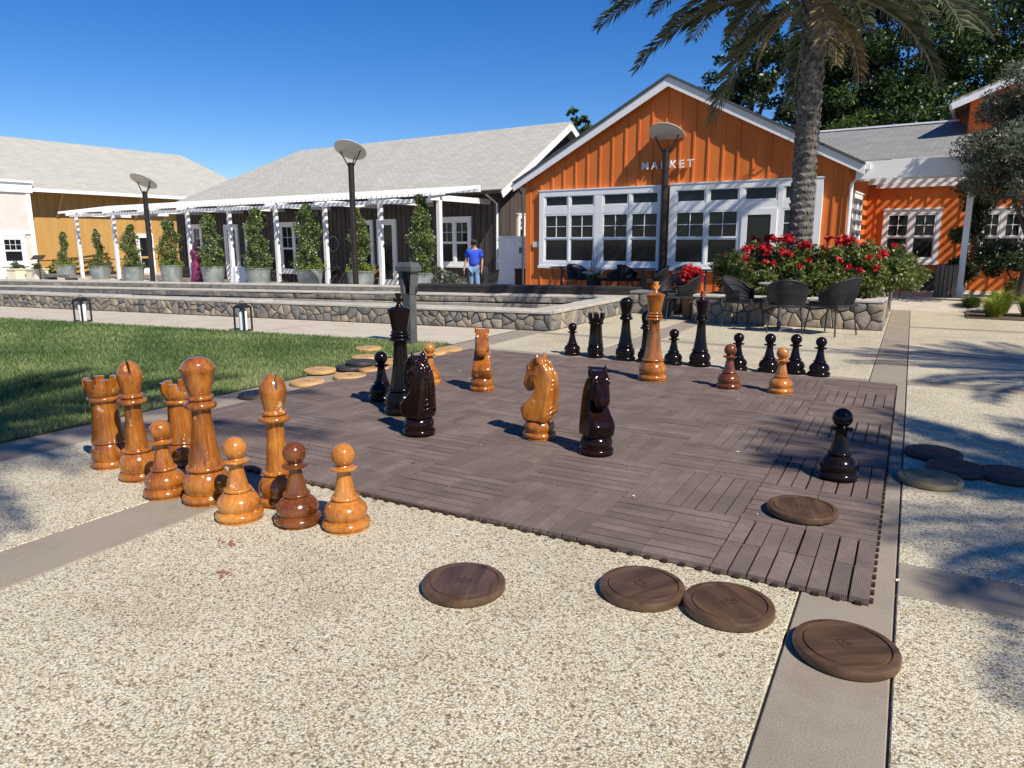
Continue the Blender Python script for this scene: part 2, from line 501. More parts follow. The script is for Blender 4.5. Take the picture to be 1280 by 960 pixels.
def raw_mesh(name, V, F, mat, tint=None, smooth=False):
    """big numpy mesh: V (n,3), F (m,k)"""
    me = bpy.data.meshes.new(name)
    V = np.asarray(V, dtype=np.float32); F = np.asarray(F, dtype=np.int32)
    m, k = F.shape
    me.vertices.add(len(V)); me.vertices.foreach_set('co', V.ravel())
    me.loops.add(m * k); me.loops.foreach_set('vertex_index', F.ravel())
    me.polygons.add(m)
    me.polygons.foreach_set('loop_start', np.arange(0, m * k, k, dtype=np.int32))
    me.materials.append(MATS[mat])
    if tint is not None:
        a = me.attributes.new('tint', 'FLOAT', 'FACE')
        a.data.foreach_set('value', np.asarray(tint, dtype=np.float32))
    me.update(calc_edges=True)
    me.validate()
    return me

def leaf_arrays(P, size, rg, aspect=0.5, up=0.3, tint=None):
    """diamond leaf (4 verts) at every point P"""
    n = len(P)
    d = rg.normal(size=(n, 3)); d[:, 2] -= 0.15
    d /= np.linalg.norm(d, axis=1)[:, None]
    nn = rg.normal(size=(n, 3)); nn[:, 2] += up * 3
    b = np.cross(nn, d); b /= np.linalg.norm(b, axis=1)[:, None] + 1e-9
    s = (size * rg.uniform(0.6, 1.3, n))[:, None]
    V = np.stack([P - d * s * .5, P + b * s * aspect * .5, P + d * s * .5, P - b * s * aspect * .5], 1).reshape(-1, 3)
    F = np.arange(4 * n).reshape(n, 4)
    t = rg.uniform(0, 1, n) if tint is None else tint
    return V, F, t

def blob_points(rg, n, centers, radii, shell=0.55):
    centers = np.asarray(centers, float); radii = np.asarray(radii, float)
    if radii.ndim == 1:
        radii = np.repeat(radii[:, None], 3, 1)
    w = radii.prod(1) ** 0.67; w /= w.sum()
    k = rg.choice(len(centers), n, p=w)
    d = rg.normal(size=(n, 3)); d /= np.linalg.norm(d, axis=1)[:, None]
    r = (shell + (1 - shell) * rg.uniform(0, 1, n) ** 0.5)[:, None] * rg.uniform(0.85, 1.12, (n, 1))
    return centers[k] + d * r * radii[k], k

# frame of the building complex: local (u, v, z), turned 5 degrees against the board
OX, OY, TH = -10.26, 16.59, R(-5)
def uvw(u, v, z=0.0):
    return (OX + u * math.cos(TH) - v * math.sin(TH), OY + u * math.sin(TH) + v * math.cos(TH), z)
# ================================================================ ground and paving
g = MB(); g.add([(-600, -600, -.32), (600, -600, -.32), (600, 600, -.32), (-600, 600, -.32)], [(0, 1, 2, 3)])
struct(g.build('ground', 'dry_ground'))
pav = struct(MB().box(-5.42, 14, -9, 14.2, -.31, -.012).build('paving', 'joint'))
G = 0.004
def slab(name, x0, x1, y0, y1, mat, z=0.0):
    m = MB(); x0 += G; x1 -= G; y0 += G; y1 -= G; c = .004
    v = [(x0, y0, z - .02), (x1, y0, z - .02), (x1, y1, z - .02), (x0, y1, z - .02), (x0, y0, z - c), (x1, y0, z - c), (x1, y1, z - c), (x0, y1, z - c),
         (x0 + c, y0 + c, z), (x1 - c, y0 + c, z), (x1 - c, y1 - c, z), (x0 + c, y1 - c, z)]
    f = [(0, 1, 5, 4), (1, 2, 6, 5), (2, 3, 7, 6), (3, 0, 4, 7), (4, 5, 9, 8), (5, 6, 10, 9), (6, 7, 11, 10), (7, 4, 8, 11), (8, 9, 10, 11)]
    m.add(v, f)
    return m.build(name, mat, pav)
AX0, AX1 = -.25, .085
ys = [-8.5, -5.3, -1.9, 1.4, 4.7, 8.0, 11.2, 14.1]
for a, b in zip(ys[:-1], ys[1:]):
    slab('concrete_band', AX0, AX1, a, b, 'concrete')
yr = [(-8.5, -4.9), (-4.57, .17), (.5, 5.03), (5.36, 7.32), (7.56, 10.58), (10.82, 14.1)]
xr = [.085, 13.8]
for i, (a, b) in enumerate(yr):
    slab('aggregate_panel', .085, 13.8, a, b, 'exposed_aggregate')
    if i + 1 < len(yr):
        slab('concrete_band', .085, 13.8, b, yr[i + 1][0], 'concrete')
BX0, BX1 = -3.46, -3.06
CX0, CX1 = -5.40, -4.93
for a, b in [(-8.5, -4.2), (-4.2, 0.3), (0.3, 4.9), (5.2, 6.9), (7.12, 10.4), (10.4, 14.1)]:
    slab('concrete_band', BX0, BX1, a, b, 'concrete')
for a, b in [(-8.5, -4.2), (-4.2, 0.3), (0.3, 4.9), (4.9, 7.2)]:
    slab('concrete_band', CX0, CX1, a, b, 'concrete')
for x0, x1 in [(CX1, BX0), (BX1, AX0)]:
    for a, b in [(-8.5, 4.9), (5.2, 6.9), (7.12, 14.1)]:
        slab('aggregate_panel', x0, x1, a, b, 'exposed_aggregate')
slab('concrete_band', CX1, AX0, 4.9, 5.2, 'concrete')
for x0, x1 in [(CX1, BX0), (BX0, BX1), (BX1, AX0)]:
    slab('concrete_band', x0, x1, 6.9, 7.12, 'concrete')
# reddish stains on the near aggregate
for x, y, r in [(-2.62, -.78, .05), (-2.40, -1.0, .04)]:
    m = MB()
    for q_ in range(26):
        d = abs(random.gauss(0, .55)); a = random.uniform(0, 6.283); cx, cy = x + r * d * math.cos(a) * 1.3, y + r * d * math.sin(a) * .9
        n = 7; r1 = random.uniform(.003, .010)
        m.add([(cx + r1 * random.uniform(.6, 1.3) * math.cos(6.283 * k / n), cy + r1 * random.uniform(.6, 1.3) * math.sin(6.283 * k / n), .0012 + .0001 * q_) for k in range(n)], [tuple(range(n))])
    stuff(m.build('berry_stain', 'stain_red', pav))

# walkway between the lawn and the stone wall, cut into bays
wy = lambda x: 7.3 + .14 * (x + 4.86)              # stone wall face line
ly = lambda x: 5.27 + .1265 * (x + 5.4)            # far lawn edge line
walk = struct(MB().add([(-34, .5, -.03), (-5.41, 1, -.03), (-5.41, 8.0, -.03), (-34, 6.0, -.03)], [(0, 1, 2, 3)]).build('walkway', 'joint'))
xs = [-5.42, -8.9, -12.4, -15.9, -19.4, -22.9, -26.4, -30, -34]
for a, b in zip(xs[:-1], xs[1:]):
    sk = -1.1
    m = MB(); a2 = a - .012
    m.add([(a2 + sk * 0, ly(a2) - 1.0, -.003), (a2 + sk * -1 if a > -6 and False else a2, wy(a2) + .3, -.003), (b, wy(b) + .3, -.003), (b, ly(b) - 1.0, -.003)], [(0, 1, 2, 3)])
    m.build('concrete_bay', 'pale_concrete', walk)

# lawn
LP = [(-5.415, -9), (-5.415, 5.27), (-14.68, 4.1), (-34, 1.65), (-34, -9)]
lawn = struct(MB().prism(LP, -.1, .008).build('lawn', 'lawn_soil'))
nb = 560000
px = rng.uniform(-20, -5.42, nb); py = rng.uniform(-2.5, 5.25, nb)
dist = np.hypot(px, py + 2.85)
keep = (py < 5.255 + .1265 * (px + 5.4)) & (rng.uniform(0, 1, nb) < np.clip((7.0 / dist) ** 1.6, 0.05, 1))
ang = np.degrees(np.arctan2(-px, py + 2.85)); keep &= (ang < 70)
px, py = px[keep], py[keep]; n = len(px); dist = dist[keep]
h = rng.uniform(.022, .05, n) * (1 + (dist - 6) * .01); a = rng.uniform(0, 6.283, n); wd = rng.uniform(.0022, .0042, n) * np.clip(dist / 6, 1, 3)
lean = rng.normal(0, .6, n); la = rng.uniform(0, 6.283, n)
P = np.stack([px, py, np.full(n, .006)], 1)
ca, sa = np.cos(a) * wd, np.sin(a) * wd
V = np.stack([P + np.stack([-ca, -sa, 0 * ca], 1), P + np.stack([ca, sa, 0 * ca], 1), P + np.stack([np.cos(la) * lean * h, np.sin(la) * lean * h, h], 1)], 1).reshape(-1, 3)
patch = .5 + .30 * np.sin(px * 1.7 + np.sin(py * 2.1) * 1.3) * np.sin(py * 2.3 + px * .6) + .14 * np.sin(px * 5.1 + 1) * np.sin(py * 6.3)
nearedge = np.clip(1 - (-5.42 - px) / 1.6, 0, 1) * .22
tint = np.clip(patch * .75 - .05 + nearedge + rng.normal(0, .2, n), 0, 1)
stuff(tag(link('grass', raw_mesh('grass', V, np.arange(3 * n).reshape(n, 3), 'grass_blade', tint)), 'short mown green grass with dry yellowish patches', 'grass'))

# ================================================================ chess board of decking tiles
SQ = .61
board = thing('deck_board', 'big brown chess board of basket-weave decking tiles laid on the paving', 'chess board')
MB().box(-8 * SQ + .004, -.004, .004, 8 * SQ - .004, .001, .016).build('base_grid', 'carving', board)
SL, SWD = .3010, .0675
def slat_geo():
    m = MB(); c = .0008; x, y = SL / 2, SWD / 2
    v = [(-x, -y, .004), (x, -y, .004), (x, y, .004), (-x, y, .004), (-x, -y, .028 - c), (x, -y, .028 - c), (x, y, .028 - c), (-x, y, .028 - c),
         (-x + c, -y + c, .028), (x - c, -y + c, .028), (x - c, y - c, .028), (-x + c, y - c, .028)]
    f = [(0, 1, 5, 4), (1, 2, 6, 5), (2, 3, 7, 6), (3, 0, 4, 7), (4, 5, 9, 8), (5, 6, 10, 9), (6, 7, 11, 10), (7, 4, 8, 11), (8, 9, 10, 11)]
    m.add(v, f); m.uv = [(p[0], p[1]) for p in v]
    return m
sg = slat_geo(); slat_mes = []
def set_tint(me, vals):
    at_ = me.attributes.new('tint', 'FLOAT', 'FACE'); at_.data.foreach_set('value', vals)
for k in range(7):
    me_ = sg.mesh('slat', 'composite_decking'); set_tint(me_, [k / 6] * len(me_.polygons)); slat_mes.append(me_)
places = []
for i in range(8):
    for j in range(8):
        cx = -(i + .5) * SQ; cy = (j + .5) * SQ
        along_y = (i + j) % 2 == 0
        for k in range(8):
            for h_ in (-1, 1):
                off = (k - 3.5) * SQ / 8
                jx, jy = random.gauss(0, .0012), random.gauss(0, .0012)
                zt = random.choice([0, 0, 0, .001, .002]) + (.0015 * ((i * 7 + j * 3) % 3))
                if along_y:
                    places.append((cx + off + jx, cy + h_ * SQ / 4 + jy, R(90), zt))
                else:
                    places.append((cx + h_ * SQ / 4 + jx, cy + off + jy, 0, zt))
places.sort(key=lambda p: math.hypot(p[0] - .017, p[1] + 2.85))
for x, y, rz, zt in places[:300]:
    link('slat', random.choice(slat_mes), board, (x, y, zt), rz + random.gauss(0, .002))
m = MB(); m.uv = []
for x, y, rz, zt in places[300:]:
    c, s = math.cos(rz), math.sin(rz)
    m.add([(x + p[0] * c - p[1] * s, y + p[0] * s + p[1] * c, p[2] + zt) for p in sg.v], sg.f)
    m.uv += sg.uv
fs_ = stuff(m.build('far_slats', 'composite_decking', board))
set_tint(fs_.data, [t_ for _ in places[300:] for t_ in [random.random()] * len(sg.f)])
# toothed clips along the two near edges of the tiles
m = MB()
for k in range(64):
    m.box(-(k + .5) * SQ / 8 - .012, -(k + .5) * SQ / 8 + .012, -.011, .004, .004, .016)
    m.box(-.004, .011, (k + .5) * SQ / 8 - .012, (k + .5) * SQ / 8 + .012, .004, .016)
stuff(m.build('edge_clips', 'carving', board))
BZ = .0295
# seeds, chips and crumbs lying about
dm = MB()
for k in range(90):
    x, y = random.uniform(-4.6, 3), random.uniform(-2.2, 5)
    z = .036 if (-4.85 < x < -.02 and .02 < y < 4.85) else .003
    a = random.uniform(0, 6.28); l = random.choice([.005, .007, .009, .012, .016]); w = l * random.uniform(.25, .6)
    c, s_ = math.cos(a), math.sin(a)
    dm.add([(x - c * l, y - s_ * l, z), (x + s_ * w, y - c * w, z + .002), (x + c * l, y + s_ * l, z + .001), (x - s_ * w, y + c * w, z + .003)], [(0, 1, 2), (0, 2, 3)], random.choice([0, 0, 1]))
stuff(tag(dm.build('litter', ['cream_paint', 'brown_wood']), 'tiny pale crumbs and leaf bits scattered over board and paving', 'litter'))

# ================================================================ chess pieces
def ring(r, z0, z1, k=6):                      # rounded bead
    c = (z0 + z1) / 2; h = (z1 - z0) / 2; o = min(h, r * .5)
    return [(r - o + o * math.cos(t), c + h * math.sin(t)) for t in [-math.pi / 2 + math.pi * i / k for i in range(k + 1)]]
def bulge(r0, r, z0, z1, r1, k=8):
    out = []
    for i in range(k + 1):
        t = i / k
        base = r0 + (r1 - r0) * t
        out.append((base + (r - (r0 + r1) / 2) * math.sin(math.pi * t) ** .8, z0 + (z1 - z0) * t))
    return out
def ball(r, zc, a0=-70, k=12):
    return [(r * math.cos(t), zc + r * math.sin(t)) for t in [R(a0) + (math.pi / 2 - R(a0)) * i / k for i in range(k)]] + [(0, zc + r)]
def lathe_me(name, prof, n=44, close=True):
    p = list(prof)
    if close and p[0][0] > 1e-6:
        p = [(0, p[0][1])] + p
    if close and p[-1][0] > 1e-6:
        p = p + [(0, p[-1][1])]
    return MB().lathe(p, n).mesh(name, 'varnished_wood', 38)
def base_prof(rb, rg, z_b, z_g, rn):
    return [(rb * .97, 0)] + ring(rb, 0.002, z_b)[1:] + [(rg * .93, z_b + .003), (rg * .93, z_b + .007)] + bulge(rg * .93, rg, z_b + .007, z_g, rn)[1:]
KIT = {}
KIT['pawn'] = [('base', lathe_me('pawn_base', base_prof(.117, .102, .045, .142, .060) + ring(.068, .143, .162))),
               ('stem', lathe_me('pawn_stem', [(.056, .160), (.052, .175), (.044, .21), (.037, .245), (.032, .275), (.034, .287)])),
               ('collar', lathe_me('pawn_collar', [(.034, .284)] + [(.050, .288), (.064, .296), (.066, .301), (.060, .305), (.036, .309), (.030, .318)])),
               ('head', lathe_me('pawn_head', ball(.0575, .364)))]
# rook
rk = MB().lathe([(0, .445), (.083, .445), (.090, .455), (.099, .470), (.103, .49), (.103, .50), (.070, .50), (0, .497)], 44)
for k in range(6):
    a0, a1 = 6.283 * (k + .14) / 6, 6.283 * (k + .70) / 6
    poly = [(.1045 * math.cos(a0 + (a1 - a0) * i / 6), .1045 * math.sin(a0 + (a1 - a0) * i / 6)) for i in range(7)] + \
           [(.074 * math.cos(a1 - (a1 - a0) * i / 6), .074 * math.sin(a1 - (a1 - a0) * i / 6)) for i in range(7)]
    rk.prism(poly, .498, .556)
KIT['rook'] = [('base', lathe_me('rook_base', base_prof(.113, .103, .047, .150, .088) + ring(.096, .152, .172))),
               ('tower', lathe_me('rook_tower', [(.093, .170), (.089, .19), (.082, .26), (.077, .33), (.074, .40), (.075, .418)])),
               ('collar', lathe_me('rook_collar', ring(.094, .414, .447))), ('battlement', rk.mesh('rook_battlement', 'varnished_wood', 30))]
def cut(prof, boxes, name, n=48):
    p = list(prof)
    if p[0][0] > 1e-6: p = [(0, p[0][1])] + p
    me = MB().lathe(p, n).mesh(name, 'varnished_wood')
    cb = MB()
    for a, b_, w, h in boxes:
        cb.bar(a, b_, w, h)
    co = bpy.data.objects.new('cutter', cb.mesh('cutter', 'varnished_wood')); COL.objects.link(co)
    bpy.context.view_layer.update()
    r = baked(me, [('BOOLEAN', dict(object=co, operation='DIFFERENCE', solver='EXACT'))], 38)
    bpy.data.objects.remove(co)
    return r
KIT['bishop'] = [('base', lathe_me('bishop_base', base_prof(.113, .102, .047, .160, .070) + ring(.082, .162, .184))),
                 ('stem', lathe_me('bishop_stem', [(.064, .182), (.058, .22), (.052, .29), (.047, .36), (.045, .42), (.048, .452)])),
                 ('collar', lathe_me('bishop_collar', [(.048, .448)] + ring(.080, .450, .478) + [(.056, .482)] + ring(.066, .486, .505) + [(.052, .508), (.05, .512)])),
                 ('mitre', cut([(.05, .508), (.056, .54), (.064, .58), (.069, .605)] + [(.069 * math.cos(t), .608 + .092 * math.sin(t)) for t in [i * math.pi / 2 / 12 for i in range(1, 12)]] + [(0, .70)],
                               [((-.012, -.2, .672), (-.012, .2, .672), .013, .095)], 'bishop_mitre'))]
# tilt of the mitre slit: the cutter above is a vertical slot; a second slanted copy opens it to one side
KIT['queen'] = [('base', lathe_me('queen_base', base_prof(.131, .119, .052, .172, .086) + ring(.100, .174, .200))),
                ('stem', lathe_me('queen_stem', [(.088, .198), (.079, .24), (.068, .30), (.059, .37), (.052, .44), (.049, .49), (.052, .508)])),
                ('collar', lathe_me('queen_collar', [(.05, .503)] + ring(.082, .506, .546) + [(.060, .549)] + ring(.069, .553, .580) + [(.056, .583)])),
                ('crown', cut([(.054, .580), (.060, .60), (.069, .64), (.079, .68), (.087, .708), (.091, .716), (.091, .727), (.084, .731)] +
                              [(.079 * math.cos(t), .731 + .052 * math.sin(t)) for t in [i * math.pi / 2 / 10 for i in range(0, 10)]] + [(0, .783)],
                              [((-.2, 0, .775), (.2, 0, .775), .006, .05), ((0, -.2, .775), (0, .2, .775), .006, .05)], 'queen_crown'))]
def cross_me():
    a, b_, c = .014, .036, .052
    half = [(a * .9, 0), (a, .020), (.018, .030), (.040, .012 + .020), (.044, .066), (.020, .054), (.016, .060), (.030, .098)]
    poly = half + [(-x, z) for x, z in reversed(half)]
    m = MB(); m.prism(poly, -.016, .016, 0, lambda x, y, z: (x, z, .868 + y))
    return m.mesh('king_cross', 'varnished_wood', 30)
KIT['king'] = [('base', lathe_me('king_base', base_prof(.147, .134, .056, .184, .094) + ring(.108, .186, .212))),
               ('stem', lathe_me('king_stem', [(.094, .208), (.084, .26), (.071, .34), (.061, .43), (.055, .51), (.052, .575), (.056, .592)])),
               ('collar', lathe_me('king_collar', [(.054, .588)] + ring(.086, .590, .616) + [(.064, .619)] + ring(.080, .622, .644) + [(.062, .647)] + ring(.072, .650, .668) + [(.06, .67)])),
               ('crown', lathe_me('king_crown', [(.060, .668), (.066, .70), (.075, .75), (.084, .80), (.092, .832), (.094, .838), (.088, .844), (.06, .856), (.03, .862), (.028, .868), (.022, .874), (.020, .882), (0, .884)])),
               ('cross', cross_me())]
# knight: carved head, facing +X
def knight_me():
    m = MB()
    def plate(poly, w0, w1, z0, z1):
        n = len(poly); vs = []; cx = sum(p[0] for p in poly) / n; cz = sum(p[1] for p in poly) / n
        for f_, k_ in ((-1, .80), (-.82, .93), (-.5, 1), (.5, 1), (.82, .93), (1, .80)):
            for x, z in poly:
                t = min(1, max(0, (z - z0) / (z1 - z0)))
                vs.append((cx + (x - cx) * k_, f_ * (w0 + (w1 - w0) * t), cz + (z - cz) * (k_ * .3 + .7)))
        fs = [tuple(range(n - 1, -1, -1)), tuple(range(5 * n, 6 * n))]
        for l in range(5): fs += [(l * n + i, l * n + (i + 1) % n, (l + 1) * n + (i + 1) % n, (l + 1) * n + i) for i in range(n)]
        m.add(vs, fs)
    neck = [(-.085, .120), (.085, .120), (.108, .160), (.124, .205), (.098, .238), (.055, .275), (.022, .315), (.008, .36), (.03, .42), (.0, .52), (-.05, .535), (-.088, .49), (-.112, .43), (-.118, .34), (-.112, .24), (-.104, .16)]
    plate(neck, .098, .050, .12, .56)
    head = [(-.02, .565), (.03, .562), (.058, .535), (.076, .485), (.098, .43), (.112, .385), (.104, .345), (.075, .322), (.05, .326), (.035, .35), (.0, .37), (-.05, .40), (-.06, .50)]
    plate(head, .043, .056, .32, .55)
    cheek = [(.015 + .045 * math.cos(t), .415 + .05 * math.sin(t)) for t in [i * 6.283 / 14 for i in range(14)]]
    plate(cheek, .060, .064, .36, .47)
    m.tube([(-.02, 0, .545), (-.075, 0, .525), (-.11, 0, .46), (-.122, 0, .38), (-.122, 0, .29), (-.112, 0, .19)], [.022, .026, .027, .027, .026, .022], 8)
    for s in (-1, 1):
        m.tube([(-.012, s * .046, .53), (-.008, s * .054, .57), (.0, s * .058, .598)], [.022, .016, .003], 7)
        m.tube([(.055, s * .050, .515), (.072, s * .045, .50), (.082, s * .040, .48)], [.010, .012, .006], 6)      # brow
        m.tube([(.096, s * .030, .372), (.104, s * .034, .385)], [.013, .010], 6)                                    # nostril
    me = baked(m, [('REMESH', dict(mode='VOXEL', voxel_size=.0052)), ('SMOOTH', dict(factor=.5, iterations=10))], 180, 'varnished_wood')
    return me
kn = knight_me()
eye = MB()
for s in (-1, 1):
    eye.lathe([(0, -.010), (.007, -.007), (.010, 0), (.007, .007), (0, .010)], 10, c=(.060, s * .053, .488))
mane = MB()
for i in range(12):
    z = .545 - i * .031
    wz = .098 + (.050 - .098) * (z - .12) / .44
    xb = -.055 - .065 * min(1, (i / 4)) + .008 * math.sin(i)
    for s in (-1, 1):
        mane.tube([(xb, s * .006, z + .004), (xb + .010, s * wz * .55, z - .006), (xb + .034, s * wz * .86, z - .03), (xb + .058, s * wz * 1.0, z - .06), (xb + .066, s * (wz * 1.04), z - .085)], [.007, .0075, .007, .006, .002], 6)
KIT['knight'] = [('base', lathe_me('knight_base', base_prof(.118, .108, .044, .120, .090))), ('horse_head', kn), ('eyes', eye.mesh('eyes', 'varnished_wood', 60)), ('mane', mane.mesh('mane', 'varnished_wood', 60))]

PIECES = [
 ('w', 'rook', -4.251, -.325, 0, 12, 1.0, 'varnished_wood', 'orange varnished rook leftmost in the front cluster, white notched top in sun'),
 ('w', 'bishop', -3.872, -.386, 0, 70, 1.0, 'varnished_wood', 'orange varnished bishop with slit head, next to the leftmost rook beside the lawn'),
 ('w', 'rook', -3.863, -.089, 0, 40, .95, 'varnished_wood', 'shaded orange rook half hidden behind the tall round-topped queen'),
 ('w', 'queen', -3.198, -.44, 0, 20, 1.0, 'varnished_wood', 'tall orange varnished queen with domed head in the front left cluster'),
 ('w', 'pawn', -3.476, -.496, 0, 0, 1.0, 'varnished_wood', 'orange pawn on the concrete band, directly left of the tall queen'),
 ('w', 'pawn', -2.84, -.537, 0, 0, 1.0, 'varnished_wood_pale', 'pale orange pawn directly right of the tall queen'),
 ('w', 'bishop', -2.828, -.282, 0, 232, 1.0, 'varnished_wood', 'orange bishop with cleft head at the board edge, behind the dark red pawn'),
 ('w', 'pawn', -2.538, -.436, 0, 0, .98, 'varnished_wood_red', 'darkest red-brown pawn of the front cluster, second from its right end'),
 ('w', 'pawn', -2.289, -.363, 0, 0, 1.0, 'varnished_wood_pale', 'pale orange pawn with chipped ball, rightmost of the front cluster'),
 ('b', 'pawn', -4.545, -.145, 0, 0, .84, 'ebony_paint', 'black pawn almost hidden behind the leftmost rook'),
 ('b', 'pawn', -3.903, 1.898, 1, 0, 1.0, 'ebony_paint', 'black pawn on the board just left of the black king with cross'),
 ('b', 'king', -3.444, 1.583, 1, 25, .985, 'ebony_paint', 'tall black king with cross on the left half of the board'),
 ('b', 'knight', -2.943, 1.127, 1, 172, 1.0, 'ebony_brown', 'dark brown knight turned away, in front of the black king'),
 ('w', 'pawn', -3.964, 2.702, 1, 0, .93, 'varnished_wood_pale', 'pale orange pawn partly hidden behind the dark knight by the king'),
 ('w', 'knight', -3.351, 2.666, 1, -62, 1.0, 'varnished_wood', 'orange knight seen head-on at the far middle of the board'),
 ('w', 'knight', -2.155, 1.466, 1, 178, 1.0, 'varnished_wood', 'orange knight in profile with curved neck facing left, mid board'),
 ('b', 'knight', -1.656, 1.295, 1, -42, .96, 'ebony_brown', 'dark brown knight with pointed ears facing the camera, nearest knight'),
 ('w', 'king', -2.142, 3.941, 1, 62, 1.0, 'varnished_wood', 'tall orange varnished king at the far edge of the board'),
 ('b', 'pawn', -3.584, 5.202, 0, 0, .95, 'ebony_brown', 'black pawn leftmost in the far row behind the board'),
 ('b', 'rook', -3.257, 5.166, 0, 30, .97, 'ebony_paint', 'black rook with notched top in the far row'),
 ('b', 'queen', -2.86, 5.121, 0, 10, .95, 'ebony_paint', 'tall black queen with round head, between the black rook and the orange king'),
 ('b', 'bishop', -2.61, 5.115, 0, 40, .86, 'ebony_paint', 'black bishop nearly hidden behind the orange king'),
 ('b', 'pawn', -2.274, 5.108, 0, 0, .97, 'ebony_paint', 'black pawn directly right of the orange king in the far row'),
 ('b', 'king', -1.985, 5.165, 0, 70, .87, 'ebony_paint', 'tall black piece with brown wooden cross on top in the far row'),
 ('b', 'pawn', -1.551, 5.086, 0, 0, .97, 'ebony_paint', 'black pawn behind the red-brown pawn on the far right of the board'),
 ('b', 'pawn', -1.225, 5.097, 0, 0, 1.0, 'ebony_paint', 'black pawn standing just left behind the pale far pawn'),
 ('b', 'pawn', -.976, 5.177, 0, 0, 1.0, 'ebony_paint', 'black pawn second from the right end of the far row'),
 ('b', 'pawn', -.727, 5.153, 0, 0, .97, 'ebony_paint', 'black pawn at the right end of the far row'),
 ('w', 'pawn', -1.384, 3.883, 1, 0, .98, 'varnished_wood_red', 'red-brown pawn at the far right of the board'),
 ('w', 'pawn', -.92, 3.889, 1, 0, .98, 'varnished_wood_pale', 'pale orange pawn at the far right of the board, nearest the strip'),
 ('b', 'pawn', -.244, 1.52, 1, 0, .97, 'ebony_paint', 'lone black pawn in tree shade near the right edge of the board'),
]
for c, kind, x, y, onb, rz, sc, mt, lab in PIECES:
    t = thing('chess_' + kind, lab, 'chess ' + kind, (x, y, BZ + .004 if onb else .001), R(rz), 'giant chess pieces')
    t.scale = (sc, sc, sc)
    for nm, me in KIT[kind]:
        mm = mt
        if nm == 'cross' and lab.startswith('tall black piece'):
            mm = 'varnished_wood_red'
        if nm == 'cross' and c == 'w':
            mm = 'varnished_wood_pale'
        o = link(nm, me, t, None, 0, mm)
        if nm == 'head' and mt == 'varnished_wood_pale' and x > -2.3 and y < 0:
            o['label'] = 'chipped pale ball head'

# ================================================================ checkers
ck = MB().lathe([(0, 0), (.158, 0), (.166, .004), (.168, .010), (.168, .028), (.165, .034), (.158, .0368), (.1425, .0372), (.1405, .0315), (.1345, .0315), (.1325, .0365), (0, .0365)], 64).mesh('disc', 'checker_brown', 35)
em = MB()
for k, (x0, x1, y0, y1) in enumerate([(-.030, .030, -.022, -.016), (-.030, -.025, -.016, .014), (.025, .030, -.016, .014)]):
    em.box(x0, x1, y0, y1, .0360, .0371)
for p, q_ in [((-.027, .014), (-.012, -.006)), ((-.012, -.006), (0, .020)), ((0, .020), (.012, -.006)), ((.012, -.006), (.027, .014))]:
    em.bar((*p, .0366), (*q_, .0366), .005, .0011)
em_me = em.mesh('crown_mark', 'carved_mark')
CH = [('checker_brown', -1.437, -.625, 0, 20, 'brown wooden checker lying alone on the pebbled paving, leftmost of the near four'),
      ('checker_brown', -.80, -.307, 0, -30, 'brown wooden checker touching its neighbour beside the near board edge, left of the pair'),
      ('checker_brown', -.468, -.287, 0, 50, 'brown wooden checker right of the touching pair, beside the concrete strip'),
      ('checker_brown', -.056, -.392, 0, -55, 'nearest brown wooden checker, on the concrete strip by the board corner'),
      ('checker_brown', -.348, .815, BZ + .004, 15, 'brown wooden checker lying on the decking board in front of the lone pawn'),
      ('checker_black', .257, 2.389, 0, 0, 'black checker right of the board, farthest from the camera of that loose group'),
      ('checker_black', .377, 2.084, 0, 40, 'black checker touching the dull yellow one in the tree shade'),
      ('checker_weathered', .228, 1.777, 0, 10, 'dull yellow wooden checker in tree shade right of the board'),
      ('checker_black', .638, 2.086, 0, 70, 'black checker cut by the right edge of the picture'),
      ('checker_black', -5.052, 1.55, 0, 0, 'black checker lying alone by the lawn, behind the front bishop'),
      ('checker_pale', -5.077, 2.19, 0, 20, 'pale wooden checker nearest the camera along the lawn edge'),
      ('checker_pale', -5.40, 2.70, .012, 60, 'pale wooden checker half on the grass, next to the black stack'),
      ('checker_pale', -4.93, 2.64, 0, -20, 'pale wooden checker in front of the black stack'),
      ('checker_black', -5.25, 3.02, .012, 0, 'lower black checker of the overlapping black stack by the lawn'),
      ('checker_black', -5.22, 3.15, .051, 35, 'upper black checker lying on top of the black stack'),
      ('checker_pale', -5.55, 3.62, .012, 15, 'pale wooden checker on the grass right behind the black stack'),
      ('checker_pale', -5.12, 3.60, .0, 80, 'pale wooden checker between the lawn and the black pawn'),
      ('checker_pale', -6.0, 4.20, .014, 50, 'pale wooden checker lying alone far out on the lawn'),
      ('checker_pale', -5.0, 3.10, 0, 5, 'pale wooden checker at the board edge right of the black stack'),
      ('checker_pale', -5.12, 4.40, 0, 25, 'pale wooden checker at the far lawn corner, nearer of that pair'),
      ('checker_pale', -5.10, 4.72, .0, 65, 'pale wooden checker at the far lawn corner, farther of that pair')]
for mt, x, y, z, rz, lab in CH:
    t = thing('checker', lab, 'checker', (x, y, z + .001), R(rz), 'giant wooden checkers')
    link('disc', ck, t, None, 0, mt)
    link('crown_mark', em_me, t)

